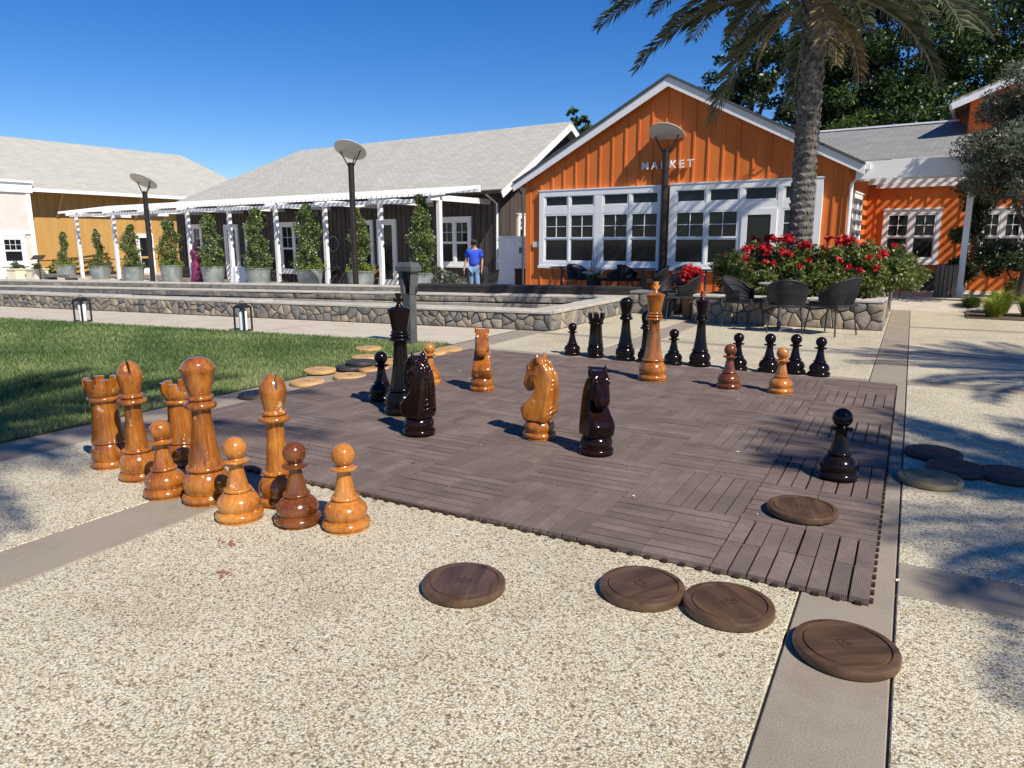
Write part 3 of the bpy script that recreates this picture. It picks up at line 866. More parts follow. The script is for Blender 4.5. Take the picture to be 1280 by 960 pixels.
# ================================================================ stone walls
def clip(poly, a, b, c):
    out = []
    for i in range(len(poly)):
        p, q_ = poly[i], poly[(i + 1) % len(poly)]
        dp, dq = a * p[0] + b * p[1] - c, a * q_[0] + b * q_[1] - c
        if dp <= 0: out.append(p)
        if (dp < 0 < dq) or (dq < 0 < dp):
            t = dp / (dp - dq); out.append((p[0] + (q_[0] - p[0]) * t, p[1] + (q_[1] - p[1]) * t))
    return out
def stones(parent, L, H, z0, xf, size, seed, gap=.006, depth=(.012, .035)):
    """irregular fitted stones on a face L long and H high; xf maps (s, z, d) to parent space"""
    rg = random.Random(seed)
    nx = max(1, round(L / size)); nz = max(1, round(H / (size * .62)))
    pts = [p_ for p_ in [((i + .5 + rg.uniform(-.42, .42) + (.5 if j % 2 else 0)) * L / nx, (j + .5 + rg.uniform(-.36, .36)) * H / nz) for j in range(nz) for i in range(nx)] if rg.random() > .2]
    for i, p in enumerate(pts):
        poly = [(0, 0), (L, 0), (L, H), (0, H)]
        for k, o in enumerate(pts):
            if k == i or abs(o[0] - p[0]) > size * 3.2: continue
            a, b = o[0] - p[0], o[1] - p[1]; l = math.hypot(a, b)
            if l < 1e-4: continue
            a /= l; b /= l
            poly = clip(poly, a, b, a * (o[0] + p[0]) / 2 + b * (o[1] + p[1]) / 2 - gap)
            if len(poly) < 3: break
        if len(poly) < 3: continue
        cx = sum(q_[0] for q_ in poly) / len(poly); cz = sum(q_[1] for q_ in poly) / len(poly)
        if max(math.hypot(q_[0] - cx, q_[1] - cz) for q_ in poly) < .025: continue
        d = rg.uniform(*depth); n = len(poly); m = MB()
        mid = [(cx + (x - cx) * .97 , cz + (z - cz) * .97) for x, z in poly]
        top = [(cx + (x - cx) * .80 + rg.uniform(-.004, .004), cz + (z - cz) * .78 + rg.uniform(-.004, .004)) for x, z in poly]
        vs = [xf(x, z0 + z, -.01) for x, z in poly] + [xf(x, z0 + z, d * .62) for x, z in mid] + [xf(x, z0 + z, d + rg.uniform(-.004, .006)) for x, z in top]
        fs = [(k_, (k_ + 1) % n, n + (k_ + 1) % n, n + k_) for k_ in range(n)] + [(n + k_, n + (k_ + 1) % n, 2 * n + (k_ + 1) % n, 2 * n + k_) for k_ in range(n)] + [tuple(range(2 * n, 3 * n))]
        m.add(vs, fs)
        m.build('stone', rg.choice(['stone_a', 'stone_a', 'stone_b', 'stone_b', 'stone_c']), parent, 50)
def cap_row(parent, L, size, xf, z, seed, depth=.44, th=.045, over=.03, mat='cap_stone', name='cap_stone', maxn=400):
    rg = random.Random(seed); s = 0
    while s < L - .02:
        e = min(L, s + size * rg.uniform(.7, 1.35))
        if L - e < .12: e = L
        m = MB(); c = .012; h = th + rg.uniform(-.006, .006); o = over + rg.uniform(-.008, .012); s0, s1 = s + .004, e - .004
        y0, y1 = o, o - depth
        v = [xf(s0, z, y0), xf(s1, z, y0), xf(s1, z, y1), xf(s0, z, y1), xf(s0, z + h - c, y0), xf(s1, z + h - c, y0), xf(s1, z + h - c, y1), xf(s0, z + h - c, y1),
             xf(s0 + c, z + h, y0 - c), xf(s1 - c, z + h, y0 - c), xf(s1 - c, z + h, y1 + c), xf(s0 + c, z + h, y1 + c)]
        m.add(v, [(3, 2, 1, 0), (0, 1, 5, 4), (1, 2, 6, 5), (2, 3, 7, 6), (3, 0, 4, 7), (4, 5, 9, 8), (5, 6, 10, 9), (6, 7, 11, 10), (7, 4, 8, 11), (8, 9, 10, 11)])
        m.build(name, mat, parent)
        s = e
# near seat wall along the walkway: local s runs left from the right-hand corner
ca = math.atan2(-.14, -1.0)
near = thing('stone_seat_wall', 'low rubble stone wall with pale cap running left along the walkway behind the lawn', 'stone wall', (-4.88, 7.29, 0), 0)
dx, dy = math.cos(ca), math.sin(ca)
nxn, nyn = -dy, dx                                   # outward normal, must face -Y
if nyn > 0: nxn, nyn = -nxn, -nyn
fx = lambda s, z, d: (dx * s + nxn * d, dy * s + nyn * d, z)
WL, WH = 24.0, .272
m = MB(xf=lambda p: fx(p[0], p[2], p[1])); m.box(0, WL, -.40, 0, -.3, WH); m.build('mortar_core', 'mortar', near)
stones(near, 16.6, WH - .012, .006, fx, .165, 3)
cap_row(near, WL, .9, fx, WH, 5, .44, .042, .028)
# right-hand return of the basin, faces +X
ret = thing('stone_return_wall', 'sunlit rubble stone return wall at the right end of the basin', 'stone wall', (-4.88, 7.29, 0), 0)
fr_ = lambda s, z, d: (d, s, z)
m = MB(xf=lambda p: fr_(p[0], p[2], p[1])); m.box(.42, 3.25, -.40, 0, -.3, WH + .02); m.build('mortar_core', 'mortar', ret)
stones(ret, 3.2, WH - .012, .006, fr_, .19, 9)
cap_row(ret, 3.25, .8, fr_, WH + .001, 6, .43, .05, .03)
# far side of the basin: two stepped walls
fa = math.atan2(-.262, -1.0)
fdx, fdy = math.cos(fa), math.sin(fa); fnx, fny = fdy, -fdx
if fny > 0: fnx, fny = -fnx, -fny
far = thing('stone_step_wall', 'lower stone step wall with dark stones above pale blocks on the far side of the basin', 'stone wall', (-4.9, 10.95, 0))
ff = lambda s, z, d: (fdx * s + fnx * d, fdy * s + fny * d, z)
m = MB(xf=lambda p: ff(p[0], p[2], p[1])); m.box(0, 25, -.5, 0, -.3, .268); m.build('mortar_core', 'mortar', far)
cap_row(far, 25, .55, ff, .02, 21, .1, .105, .022, 'block_stone', 'block', 60)
stones(far, 21, .115, .150, ff, .19, 23)
cap_row(far, 25, 1.1, ff, .268, 25, .54, .04, .03)
far2 = thing('stone_terrace_wall', 'upper thin stone wall edging the terrace behind the basin, in front of the vine tubs', 'stone wall', (-4.9, 11.35, 0))
m = MB(xf=lambda p: ff(p[0], p[2], p[1])); m.box(0, 25, -.35, 0, -.3, .392); m.build('mortar_core', 'mortar', far2)
stones(far2, 21, .085, .305, ff, .17, 27)
cap_row(far2, 25, 1.2, ff, .393, 29, .39, .036, .03)
ledge = thing('dark_overlay', 'long dark ledge on the terrace wall before the market chairs', 'ledge', (-4.9, 11.35, 0))  # added dark cap and face over the right section of the terrace wall
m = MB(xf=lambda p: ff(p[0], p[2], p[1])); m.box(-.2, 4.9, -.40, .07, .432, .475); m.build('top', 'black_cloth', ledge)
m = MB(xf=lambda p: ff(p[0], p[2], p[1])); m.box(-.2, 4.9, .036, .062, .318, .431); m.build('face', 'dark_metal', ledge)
# dark seat block between basin and Market front
pier = thing('dark_stone_block', 'dark stone block in shade at the far end of the sunlit return wall', 'stone block', (-4.35, 10.75, 0))
m = MB(); m.box(-.48, .42, -.02, .6, 0, .40); m.build('core', 'mortar', pier)
fp = lambda s, z, d: (-.48 + s, -.02 - d, z)
stones(pier, .9, .38, .01, fp, .22, 33)
cap_row(pier, .9, .5, fp, .40, 34, .6, .04, .02, 'stone_b')
# raised planter with the palm and the roses
PX0, PX1, PY0, PY1, PH = -3.32, -.30, 9.82, 13.6, .44
plan = thing('stone_planter', 'raised rubble stone planter with pale rim holding the palm and red roses', 'planter', (PX0, PY0, 0))
w, d_ = PX1 - PX0, PY1 - PY0
m = MB(); m.box(0, w, 0, .28, -.1, PH); m.box(0, w, d_ - .28, d_, -.1, PH); m.box(0, .28, .281, d_ - .281, -.1, PH); m.box(w - .28, w, .281, d_ - .281, -.1, PH)
m.build('mortar_core', 'mortar', plan)
stones(plan, w, PH - .012, .006, lambda s, z, d: (s, -d, z), .23, 41)
stones(plan, d_, PH - .012, .006, lambda s, z, d: (w + d, s, z), .25, 42)
stones(plan, d_, PH - .012, .006, lambda s, z, d: (-d, s, z), .25, 43)
cap_row(plan, w, .75, lambda s, z, d: (s, -d, z), PH + .001, 44, .32, .04, .03)
cap_row(plan, d_ - .3, .75, lambda s, z, d: (w + d, .3 + s, z), PH + .001, 45, .31, .04, .03)
MB().box(.28, w - .28, .28, d_ - .28, -.1, PH - .06).build('soil', 'soil', plan)
# ================================================================ terrace sheets round the buildings
t = MB(); t.add([(-60, 4.0, -.262), (-5.5, 11.6, -.262), (-5.5, 40, -.262), (-60, 40, -.262)], [(0, 1, 2, 3)])
struct(t.build('brown_building_terrace', 'pale_concrete'))
t = MB(); t.prism([(-9.4, 11.3), (-3.0, 12.2), (-3.0, 17.0), (-11.2, 17.2), (-10.9, 14.8)], -.3, -.018)
struct(t.build('market_terrace', 'pale_concrete'))
# path rising gently to the wing entrance
ramp_ = MB()
a, b, c, d = (-.25, 14.1, -.002), (13.8, 14.1, -.002), uvw(24, -.6, .20), uvw(8.95, -.6, .20)
e, f = uvw(24, 3.2, .20), uvw(8.95, 3.2, .20)
ramp_.add([a, b, c, d, e, f], [(0, 1, 2, 3), (3, 2, 4, 5)])
struct(ramp_.build('entrance_path', 'pale_concrete'))

# ================================================================ building helpers
class Face:
    """wall face in building coordinates: origin (u,v), direction along, outward normal"""
    def __init__(s, o, a, n): s.o, s.a, s.n = o, a, n
    def __call__(s, t, z, d): return (s.o[0] + s.a[0] * t + s.n[0] * d, s.o[1] + s.a[1] * t + s.n[1] * d, z)
    def out(s, d): return Face((s.o[0] + s.n[0] * d, s.o[1] + s.n[1] * d), s.a, s.n)
    def mb(s): return MB(xf=lambda p: s(p[0], p[2], p[1]))
def fbox(m, t0, t1, z0, z1, d0, d1, mi=0): m.box(t0, t1, d0, d1, z0, z1, mi)
def frame(m, t0, t1, z0, z1, w, d0, d1, wb=None):
    wb = wb or w
    fbox(m, t0, t0 + w, z0, z1, d0, d1); fbox(m, t1 - w, t1, z0, z1, d0, d1)
    fbox(m, t0 + w, t1 - w, z1 - w, z1, d0, d1); fbox(m, t0 + w, t1 - w, z0, z0 + wb, d0, d1)
def pane(parent, F, t0, t1, z0, z1, d, mat='glass_dark'):
    m = F.mb(); fbox(m, t0, t1, z0, z1, d - .012, d); m.build('pane', mat, parent)
def sash(parent, F, t0, t1, z0, z1, d, cols=2, rows=2, fw=.035, split=.5, upper='glass_dark', lower='glass_dark'):
    """double-hung sash: small lites above, one big pane below"""
    zm = z0 + (z1 - z0) * split
    m = F.mb(); frame(m, t0, t1, zm - .015, z1, fw, d - .01, d + .035); m2 = F.mb()
    frame(m, t0, t1, z0, zm - .016, fw, d - .02, d + .022)
    mw = .016
    a0, a1, b0, b1 = t0 + fw, t1 - fw, zm - .015 + fw, z1 - fw
    for i in range(1, cols):
        x = a0 + (a1 - a0) * i / cols; fbox(m, x - mw / 2, x + mw / 2, b0, b1, d, d + .026)
    for j in range(1, rows):
        z = b0 + (b1 - b0) * j / rows; fbox(m, a0, a1, z - mw / 2, z + mw / 2, d, d + .024)
    m.build('sash', 'white_paint', parent)
    for i in range(cols):
        for j in range(rows):
            pane(parent, F, a0 + (a1 - a0) * i / cols + .002, a0 + (a1 - a0) * (i + 1) / cols - .002, b0 + (b1 - b0) * j / rows + .002, b0 + (b1 - b0) * (j + 1) / rows - .002, d + .008, upper)
    pane(parent, F, t0 + fw - .004, t1 - fw + .004, z0 + fw - .004, zm - .02 - fw + .008, d + .004, lower)
def double_window(root, F, t0, t1, z0, z1, n=2, trim=.11, lite=(2, 2)):
    F = F.out(.027)
    m = F.mb(); frame(m, t0, t1, z0, z1, trim, -.026, .055)
    w = (t1 - t0 - 2 * trim - (n - 1) * trim * .9) / n
    for i in range(1, n):
        x = t0 + trim + i * w + (i - 1) * trim * .9
        fbox(m, x, x + trim * .9, z0 + trim, z1 - trim, -.026, .053)
    fbox(m, t0 - .03, t1 + .03, z1 + .001, z1 + .045, -.026, .075); fbox(m, t0 - .03, t1 + .03, z0 - .05, z0 - -.026, .001, .08)
    wd = m.build('window', 'white_paint', root)
    for i in range(n):
        x = t0 + trim + i * (w + trim * .9)
        sash(wd, F, x + .004, x + w - .004, z0 + trim + .004, z1 - trim - .004, .016, *lite)
    return wd
def panel_door(root, F, t0, t1, z0, z1, glass=True, mat='white_paint'):
    F = F.out(.027)
    m = F.mb(); frame(m, t0, t1, z0, z1, .10, -.026, .055, .02)
    dr = m.build('door', mat, root)
    m = F.mb(); frame(m, t0 + .103, t1 - .103, z0 + .03, z1 - .103, .11, .002, .036, .24); m.build('door_leaf', mat, dr)
    pane(dr, F, t0 + .21, t1 - .21, z0 + .27, z1 - .21, .02)
    m = F.mb(); m.tube([(t1 - .16, .04, z0 + .98), (t1 - .16, .075, z0 + .98), (t1 - .25, .08, z0 + .98)], .011, 6); m.build('handle', 'dark_metal', dr)
    return dr
def roof_poly(root, name, quads, mat, th=.1, nm=None):
    """list of sloping polygons (3D, counter-clockwise from above); UV in metres so shingles lie in rows"""
    m = MB(); m.uv = []
    for q_ in quads:
        P = [Vector(p) for p in q_]
        nrm = (P[1] - P[0]).cross(P[2] - P[0]).normalized()
        if nrm.z < 0: P.reverse(); nrm = -nrm
        e = Vector((-nrm.y, nrm.x, 0))
        e = e.normalized() if e.length > 1e-4 else Vector((1, 0, 0))
        fdir = nrm.cross(e)
        n = len(P)
        low = [p - Vector((0, 0, th)) for p in P]
        m.add(P + low, [tuple(range(n)), tuple(range(2 * n - 1, n - 1, -1))] + [(i, n + i, n + (i + 1) % n, (i + 1) % n) for i in range(n)])
        m.uv += [(p.dot(e), p.dot(fdir)) for p in P + low]
    return m.build(name, mat, root)

# ================================================================ orange Market building (local u, v)
mk = thing('market_building', 'orange board-and-batten gabled market building with white window banks', 'building', (OX, OY, 0), TH)
F0 = Face((0, 0), (1, 0), (0, -1))
MW, EZ, AZ, AU, MD = 8.87, 3.30, 5.62, 4.43, 10.0
gz = lambda u: EZ - .06 + (AZ - EZ - .10) * (1 - abs(u - AU) / AU)     # underside of the rake
m = MB(); m.add([(0, .02, -.3), (MW, .02, -.3), (MW, .02, gz(MW)), (AU, .02, gz(AU)), (0, .02, gz(0)), (0, MD, -.3), (MW, MD, -.3), (MW, MD, gz(MW)), (AU, MD, gz(AU)), (0, MD, gz(0))],
       [(4, 3, 2, 1, 0), (5, 6, 7, 8, 9), (0, 5, 9, 4), (1, 2, 7, 6)])
m.build('wall_core', 'orange_paint', mk)
BS = .383; b0 = .92 - 3 * BS + .0
edges = [0.0] + [b0 + i * BS for i in range(1, 26) if .12 < b0 + i * BS < MW - .12] + [MW]
for a, b in zip(edges[:-1], edges[1:]):
    a2, b2 = a + .002, b - .002
    top = [(a2, gz(a2))] + ([(AU, gz(AU))] if a2 < AU < b2 else []) + [(b2, gz(b2))]
    poly = [(a2, -.3), (b2, -.3)] + top[::-1]
    o = MB(); o.prism(poly, 0, .019, 0, lambda x, y, z: (x, .019 - z, y)); o.build('board', 'orange_paint', mk)
for e in edges[1:-1]:
    o = F0.mb(); fbox(o, e - .026, e + .026, -.3, gz(e) - .012, .0005, .026); o.build('batten', 'orange_paint', mk)
for u in (.055, MW - .055):
    o = F0.mb(); fbox(o, u - .055, u + .055, -.3, gz(u) - .03, .0005, .03); o.build('corner_board', 'orange_paint', mk)
# roof, fascia, drip edge
ov, side, th = .19, .34, .11
rz_ = lambda u: EZ + .04 + (AZ - EZ - .04) * (1 - abs(u - AU) / AU)
sl = (AZ - EZ - .04) / AU
zE = EZ + .04 - sl * side
rf = roof_poly(mk, 'roof', [[(-side, -ov, zE), (AU, -ov, AZ), (AU, MD, AZ), (-side, MD, zE)], [(AU, -ov, AZ), (MW + side, -ov, zE), (MW + side, MD, zE), (AU, MD, AZ)]], 'grey_shingles', .07)
for s in (-1, 1):
    u_e = -side if s < 0 else MW + side
    m = MB(); m.add([(u_e, -ov - .012, zE - .071), (AU, -ov - .012, AZ - .071), (AU, -ov - .012, AZ - .30), (u_e, -ov - .012, zE - .27), (u_e, -ov + .03, zE - .071), (AU, -ov + .03, AZ - .071), (AU, -ov + .03, AZ - .30), (u_e, -ov + .03, zE - .27)],
            [(0, 1, 2, 3), (7, 6, 5, 4), (0, 4, 5, 1), (3, 2, 6, 7), (0, 3, 7, 4), (1, 5, 6, 2)])
    m.build('fascia', 'white_paint', mk)
    m = MB(); m.bar((u_e - s * -.0, -ov - .03, zE - .03), (AU, -ov - .03, AZ - .03), .035, .055); m.build('drip_edge', 'grey_metal', mk)
    m = MB(); m.bar((u_e + s * .05, -ov + .02, zE - .10), (u_e + s * .05, MD, zE - .10), .10, .10); m.build('gutter', 'white_paint', mk)
m = MB(); m.tube([(MW + side + .03, -.02, zE - .16), (MW + .18, -.05, zE - .34), (MW + .075, -.05, zE - .45), (MW + .075, -.05, .1)], .04, 8); m.build('downspout', 'white_paint', mk)
m = MB(); m.tube([(-side + .02, -.02, zE - .16), (-.16, -.05, zE - .32), (-.075, -.05, zE - .43), (-.075, -.05, .0)], .032, 8); m.build('downspout', 'brown_boards', mk)
# window bank A: four sashes with transoms
FK = F0.out(.028)
def bank(u0, u1, z0, z1, cells, tz, sz):
    m = FK.mb(); frame(m, u0, u1, z0, z1, .15, -.026, .060, .12)
    inner0, inner1 = u0 + .15, u1 - .15
    xs_ = [inner0]
    for a, b, k in cells: xs_ += [a, b]
    xs_.append(inner1)
    for i in range(0, len(xs_), 2):
        if xs_[i + 1] - xs_[i] > .01: fbox(m, xs_[i], xs_[i + 1], z0 + .12, z1 - .15, -.026, .056)
    for a, b, k in cells:
        fbox(m, a, b, sz[1], tz[0], -.026, .052)
        if tz[1] < z1 - .15: fbox(m, a, b, tz[1], z1 - .15, -.026, .054)
        if k != 'door' and sz[0] > z0 + .12: fbox(m, a, b, z0 + .12, sz[0], -.026, .054)
    fbox(m, u0 - .02, u1 + .02, z1 + .001, z1 + .03, -.026, .075)
    fbox(m, u0 - .03, u1 + .03, z0 - .05, z0 - -.026, .001, .085)
    wb = m.build('window_bank', 'white_paint', mk)
    for a, b, k in cells:
        m = FK.mb(); frame(m, a + .004, b - .004, tz[0] + .004, tz[1] - .004, .045, .005, .042); m.build('transom_frame', 'white_paint', wb)
        pane(wb, FK, a + .045, b - .045, tz[0] + .045, tz[1] - .045, .016)
        if k == 'sash':
            sash(wb, FK, a + .004, b - .004, sz[0] + .004, sz[1] - .004, .014, 2, 2, .04, .5)
    return wb
bank(.52, 4.42, .70, 2.86, [(.69, 1.49, 'sash'), (1.54, 2.34, 'sash'), (2.59, 3.39, 'sash'), (3.45, 4.26, 'sash')], (2.40, 2.74), (.84, 2.20))
wB = bank(4.56, 8.34, .70, 2.88, [(4.73, 5.54, 'sash'), (5.60, 6.40, 'sash'), (6.50, 7.33, 'door'), (7.45, 8.17, 'sash')], (2.40, 2.76), (.84, 2.20))
m = FK.mb(); frame(m, 6.49, 7.34, .0, 2.205, .14, .058, .085, .3); dr = m.build('door', 'white_paint', mk)
pane(dr, FK, 6.63, 7.20, .28, 2.05, .066)
m = FK.mb(); m.tube([(6.58, .09, 1.05), (6.58, .13, 1.05), (6.58, .13, 1.3), (6.58, .09, 1.3)], .012, 6); m.build('handle', 'dark_metal', dr)
# MARKET lettering: one mesh a letter
def letter_mesh(ch, size, ext):
    cu = bpy.data.curves.new('letter', 'FONT'); cu.body = ch; cu.size = size; cu.extrude = ext; cu.offset = size * .014; cu.resolution_u = 4
    o = bpy.data.objects.new('tmp', cu); COL.objects.link(o); bpy.context.view_layer.update()
    me = bpy.data.meshes.new_from_object(o.evaluated_get(bpy.context.evaluated_depsgraph_get()))
    bpy.data.objects.remove(o)
    me.materials.clear(); me.materials.append(MATS['white_paint'])
    return me
sg_ = thing('market_sign', 'raised white letters reading MARKET on the orange gable', 'sign', uvw(3.73, -.085, 3.30), TH)
for ch, x in zip('MARKET', (0, .285, .545, .79, 1.045, 1.27)):
    lo = link('letter', letter_mesh(ch, .275, .018), sg_, (x, 0, 0)); lo.rotation_euler = (R(90), 0, 0)
m = F0.mb(); fbox(m, .26, .50, 1.26, 1.42, .0, .02)
pl_ = MB().box(0, .24, -.02, 0, 0, .16).build('number_plaque', 'cream_paint', None, None, uvw(.26, -.028, 1.26), TH)
tag(pl_, 'small white plaque left of the market windows', 'plaque')
# side wall window strip (faces +u)
F1 = Face((MW, 0), (0, 1), (1, 0))
double_window(mk, F1, .35, 1.75, .80, 2.55, 2, .10)
for i in range(10):
    o = F1.mb(); fbox(o, .2 + i * .383, .25 + i * .383, -.3, EZ - .1, .0, .022); o.build('batten', 'orange_paint', mk) if False else None

# ================================================================ orange wing on the right
wg = thing('orange_wing', 'lower orange wing with grey roof behind the white pergola on the right', 'building', (OX, OY, 0), TH)
WV = 3.0
m = MB(); m.box(MW + .01, 19, WV, 10, -.3, 3.42); m.build('wall', 'orange_paint', wg)
FW = Face((0, WV), (1, 0), (0, -1))
for i in range(26):
    u = MW + .25 + i * .383
    o = FW.mb(); fbox(o, u - .025, u + .025, -.3, 3.38, .0005, .024); o.build('batten', 'orange_paint', wg)
double_window(wg, FW, 9.30, 10.62, .88, 2.22, 2, .10)
double_window(wg, FW, 11.42, 12.40, .88, 2.20, 2, .10)
double_window(wg, FW, 13.2, 14.5, .88, 2.20, 2, .10)
roof_poly(wg, 'roof', [[(6.2, 2.84, 3.50), (12.1, 2.84, 3.50), (10.55, 7.0, 4.86), (6.2, 7.0, 4.86)], [(12.1, 2.84, 3.50), (12.1, 10, 3.43), (10.55, 7.0, 4.86)]], 'grey_shingles', .1)
m = MB(); m.bar((MW + .5, 2.81, 3.42), (12.1, 2.81, 3.42), .05, .14); m.build('fascia', 'white_paint', wg)
m = MB(); m.bar((6.2, 7.0, 4.89), (10.55, 7.0, 4.89), .2, .05); m.build('ridge_cap', 'white_paint', wg)
up = thing('upper_storey', 'orange upper storey with pale pitched roof behind the olive tree', 'building', (OX, OY, 0), TH)
m = MB(); m.prism([(10.85, 3.4), (14.5, 3.4), (14.5, 6.6), (10.85, 5.18)], 5.2, 10, 0, lambda x, y, z: (x, z, y)); m.build('wall', 'orange_paint', up)
for i in range(9):
    u = 10.9 + i * .383
    o = MB(); o.box(u - .025, u + .025, 5.176, 5.1995, 3.45, 5.15 + (u - 10.85) * .385); o.build('batten', 'orange_paint', up)
roof_poly(up, 'roof', [[(10.45, 4.8, 5.12), (14.6, 4.8, 6.75), (14.6, 10.3, 6.75), (10.45, 10.3, 5.12)]], 'pale_shingles', .09)
m = MB(); m.bar((10.45, 4.78, 4.96), (14.6, 4.78, 6.59), .04, .16); m.build('fascia', 'white_paint', up)
m = MB(); m.bar((10.43, 4.82, 4.98), (10.43, 10.3, 4.98), .08, .12); m.build('gutter', 'white_paint', up)

# ================================================================ white pergola on the right
pr = thing('entrance_pergola', 'white timber pergola over the wing entrance', 'pergola', (OX, OY, 0), TH)
MB().box(9.02, 15.6, -.10, -.05, 2.80, 3.19).build('fascia', 'white_paint', pr)
for v in (.25, 1.55):
    m = MB(); m.box(9.05, 15.5, v - .045, v + .045, 2.78, 2.985); m.build('beam', 'white_paint', pr)
m = MB(); m.box(9.05, 15.5, WV - .10, WV - .03, 2.78, 2.985); m.build('ledger', 'white_paint', pr)
for i in range(29):
    u = 9.08 + i * .225
    m = MB(); m.box(u - .034, u + .034, -.049, WV - .03, 2.986, 3.035); m.build('slat', 'white_paint', pr)
for u, v in [(11.28, .25), (11.28, 1.55), (14.3, .25)]:
    m = MB(); m.box(u - .06, u + .06, v - .06, v + .06, .16, 2.779); m.box(u - .085, u + .085, v - .085, v + .085, .161, .42); m.build('post', 'white_paint', pr)
bin_ = thing('slatted_bin', 'brown slatted wooden bin beside the white pergola post', 'bin', uvw(11.02, .05, .19), TH)
for s in range(4):
    for k in range(5):
        x = -.16 + k * .08
        m = MB()
        if s == 0: m.box(x - .032, x + .032, -.21, -.19, 0, .72 + random.uniform(-.02, .02))
        if s == 1: m.box(x - .032, x + .032, .19, .21, 0, .72)
        if s == 2: m.box(-.21, -.19, x - .032, x + .032, 0, .72)
        if s == 3: m.box(.19, .21, x - .032, x + .032, 0, .72)
        m.build('slat', 'weathered_wood', bin_)
MB().box(-.18, .18, -.18, .18, .02, .66).build('liner', 'black_cloth', bin_)
tr = thing('dark_box', 'low dark box under the wing window', 'planter', uvw(10.45, 2.4, .2), TH)  # plain dark box added between window sill and floor
MB().box(-.5, .5, -.25, .25, 0, .42).build('box', 'dark_metal', tr)
MB().box(-.54, .54, -.29, .29, .42, .46).build('rim', 'dark_metal', tr)

# ================================================================ brown building with long roof
br_ = thing('brown_building', 'long dark brown board building with pale grey hipped roof', 'building', (OX, OY, 0), TH)
BV, U0, U1, GZ0 = 1.7, -21.2, -2.1, -.3
RV, RZ, EV, EZB = 5.53, 5.76, 1.05, 3.10
m = MB(); zt = EZB + (BV - EV) * .594 - .12
m.add([(U0, BV, GZ0), (U1, BV, GZ0), (U1, BV, zt), (U0, BV, zt), (U1, 2 * RV - BV, GZ0), (U1, 2 * RV - BV, zt), (U1, RV, RZ - .12), (U0, 2 * RV - BV, GZ0), (U0, 2 * RV - BV, zt)],
      [(0, 1, 2, 3), (1, 4, 5, 6, 2), (0, 3, 8, 7), (7, 8, 5, 4)])
m.build('wall', 'brown_boards', br_)
FB = Face((0, BV), (1, 0), (0, -1))
m = FB.mb()
for i in range(78):
    u = U0 + .1 + i * .245
    fbox(m, u - .018, u + .018, GZ0, zt - .05, .0005, .022)
FG = Face((U1, 0), (0, 1), (1, 0))
stuff(m.build('front_battens', 'brown_boards', br_))
m = FG.mb()
for i in range(30):
    v = BV + .05 + i * .245
    fbox(m, v - .018, v + .018, GZ0, zt - .1 + max(0, (RZ - .12 - zt) * (1 - abs(v - RV) / (RV - BV))), .0005, .022)
stuff(m.build('gable_battens', 'brown_boards', br_))
GO = -1.62
roof_poly(br_, 'roof', [[(-20.9, EV, EZB), (GO, EV, EZB), (GO, RV, RZ), (-16.6, RV, RZ)], [(GO, 2 * RV - EV, EZB), (-20.9, 2 * RV - EV, EZB), (-16.6, RV, RZ), (GO, RV, RZ)],
                        [(-20.9, 2 * RV - EV, EZB), (-20.9, EV, EZB), (-16.6, RV, RZ)]], 'pale_shingles', .1)
for s in (-1, 1):
    v_e = RV + s * (RV - EV)
    m = MB(); m.bar((GO + .012, v_e, EZB - .19), (GO + .012, RV, RZ - .19), .03, .20); m.build('rake_board', 'white_paint', br_)
m = MB(); m.bar((U0, EV - .05, EZB - .09), (GO, EV - .05, EZB - .09), .1, .11); m.build('gutter', 'dark_metal', br_)
m = MB(); m.tube([(U1 - .12, EV - .04, EZB - .14), (U1 - .12, BV - .06, EZB - .42), (U1 - .12, BV - .06, GZ0)], .04, 8); m.build('downspout', 'white_paint', br_)
double_window(br_, FB, -4.80, -3.32, .58, 2.24, 2, .12)
panel_door(br_, FB, -7.82, -6.84, -.25, 2.26)
double_window(br_, FB, -8.95, -8.05, -.05, 2.2, 1, .1)
double_window(br_, FB, -13.5, -11.75, .15, 2.2, 2, .12)
panel_door(br_, FB, -17.4, -16.4, -.25, 2.2)
double_window(br_, FB, -15.9, -15.0, .2, 2.2, 1, .1)
double_window(br_, FB, -19.9, -18.5, .2, 2.2, 2, .12)
double_window(br_, FG, 2.65, 3.55, 1.45, 2.35, 2, .09)
m = FB.mb()
for i in range(10):
    a0 = i * .6283; m.bar((-10.25 + .3 * math.cos(a0), .05, 1.35 + .3 * math.sin(a0)), (-10.25 + .3 * math.cos(a0 + .6283), .05, 1.35 + .3 * math.sin(a0 + .6283)), .03, .03)
m.build('round_ornament', 'galvanised', br_)
# gate / screen between brown building and market
gt = thing('white_gate', 'white board gate between the brown building and the orange market', 'gate', (OX, OY, -.26), TH)
for i in range(9):
    u = -1.93 + i * .13
    MB().box(u + .003, u + .127, 1.28, 1.305, .05, 1.82).build('board', 'white_paint', gt)
for z in (.25, 1.02, 1.70):
    MB().box(-1.94, -.76, 1.25, 1.279, z, z + .10).build('rail', 'white_paint', gt)
MB().box(-1.99, -.71, 1.24, 1.33, 1.821, 1.86).build('cap', 'white_paint', gt)
MB().box(-1.06, -.94, 1.22, 1.25, 1.32, 1.50).build('notice', 'grey_metal', gt)

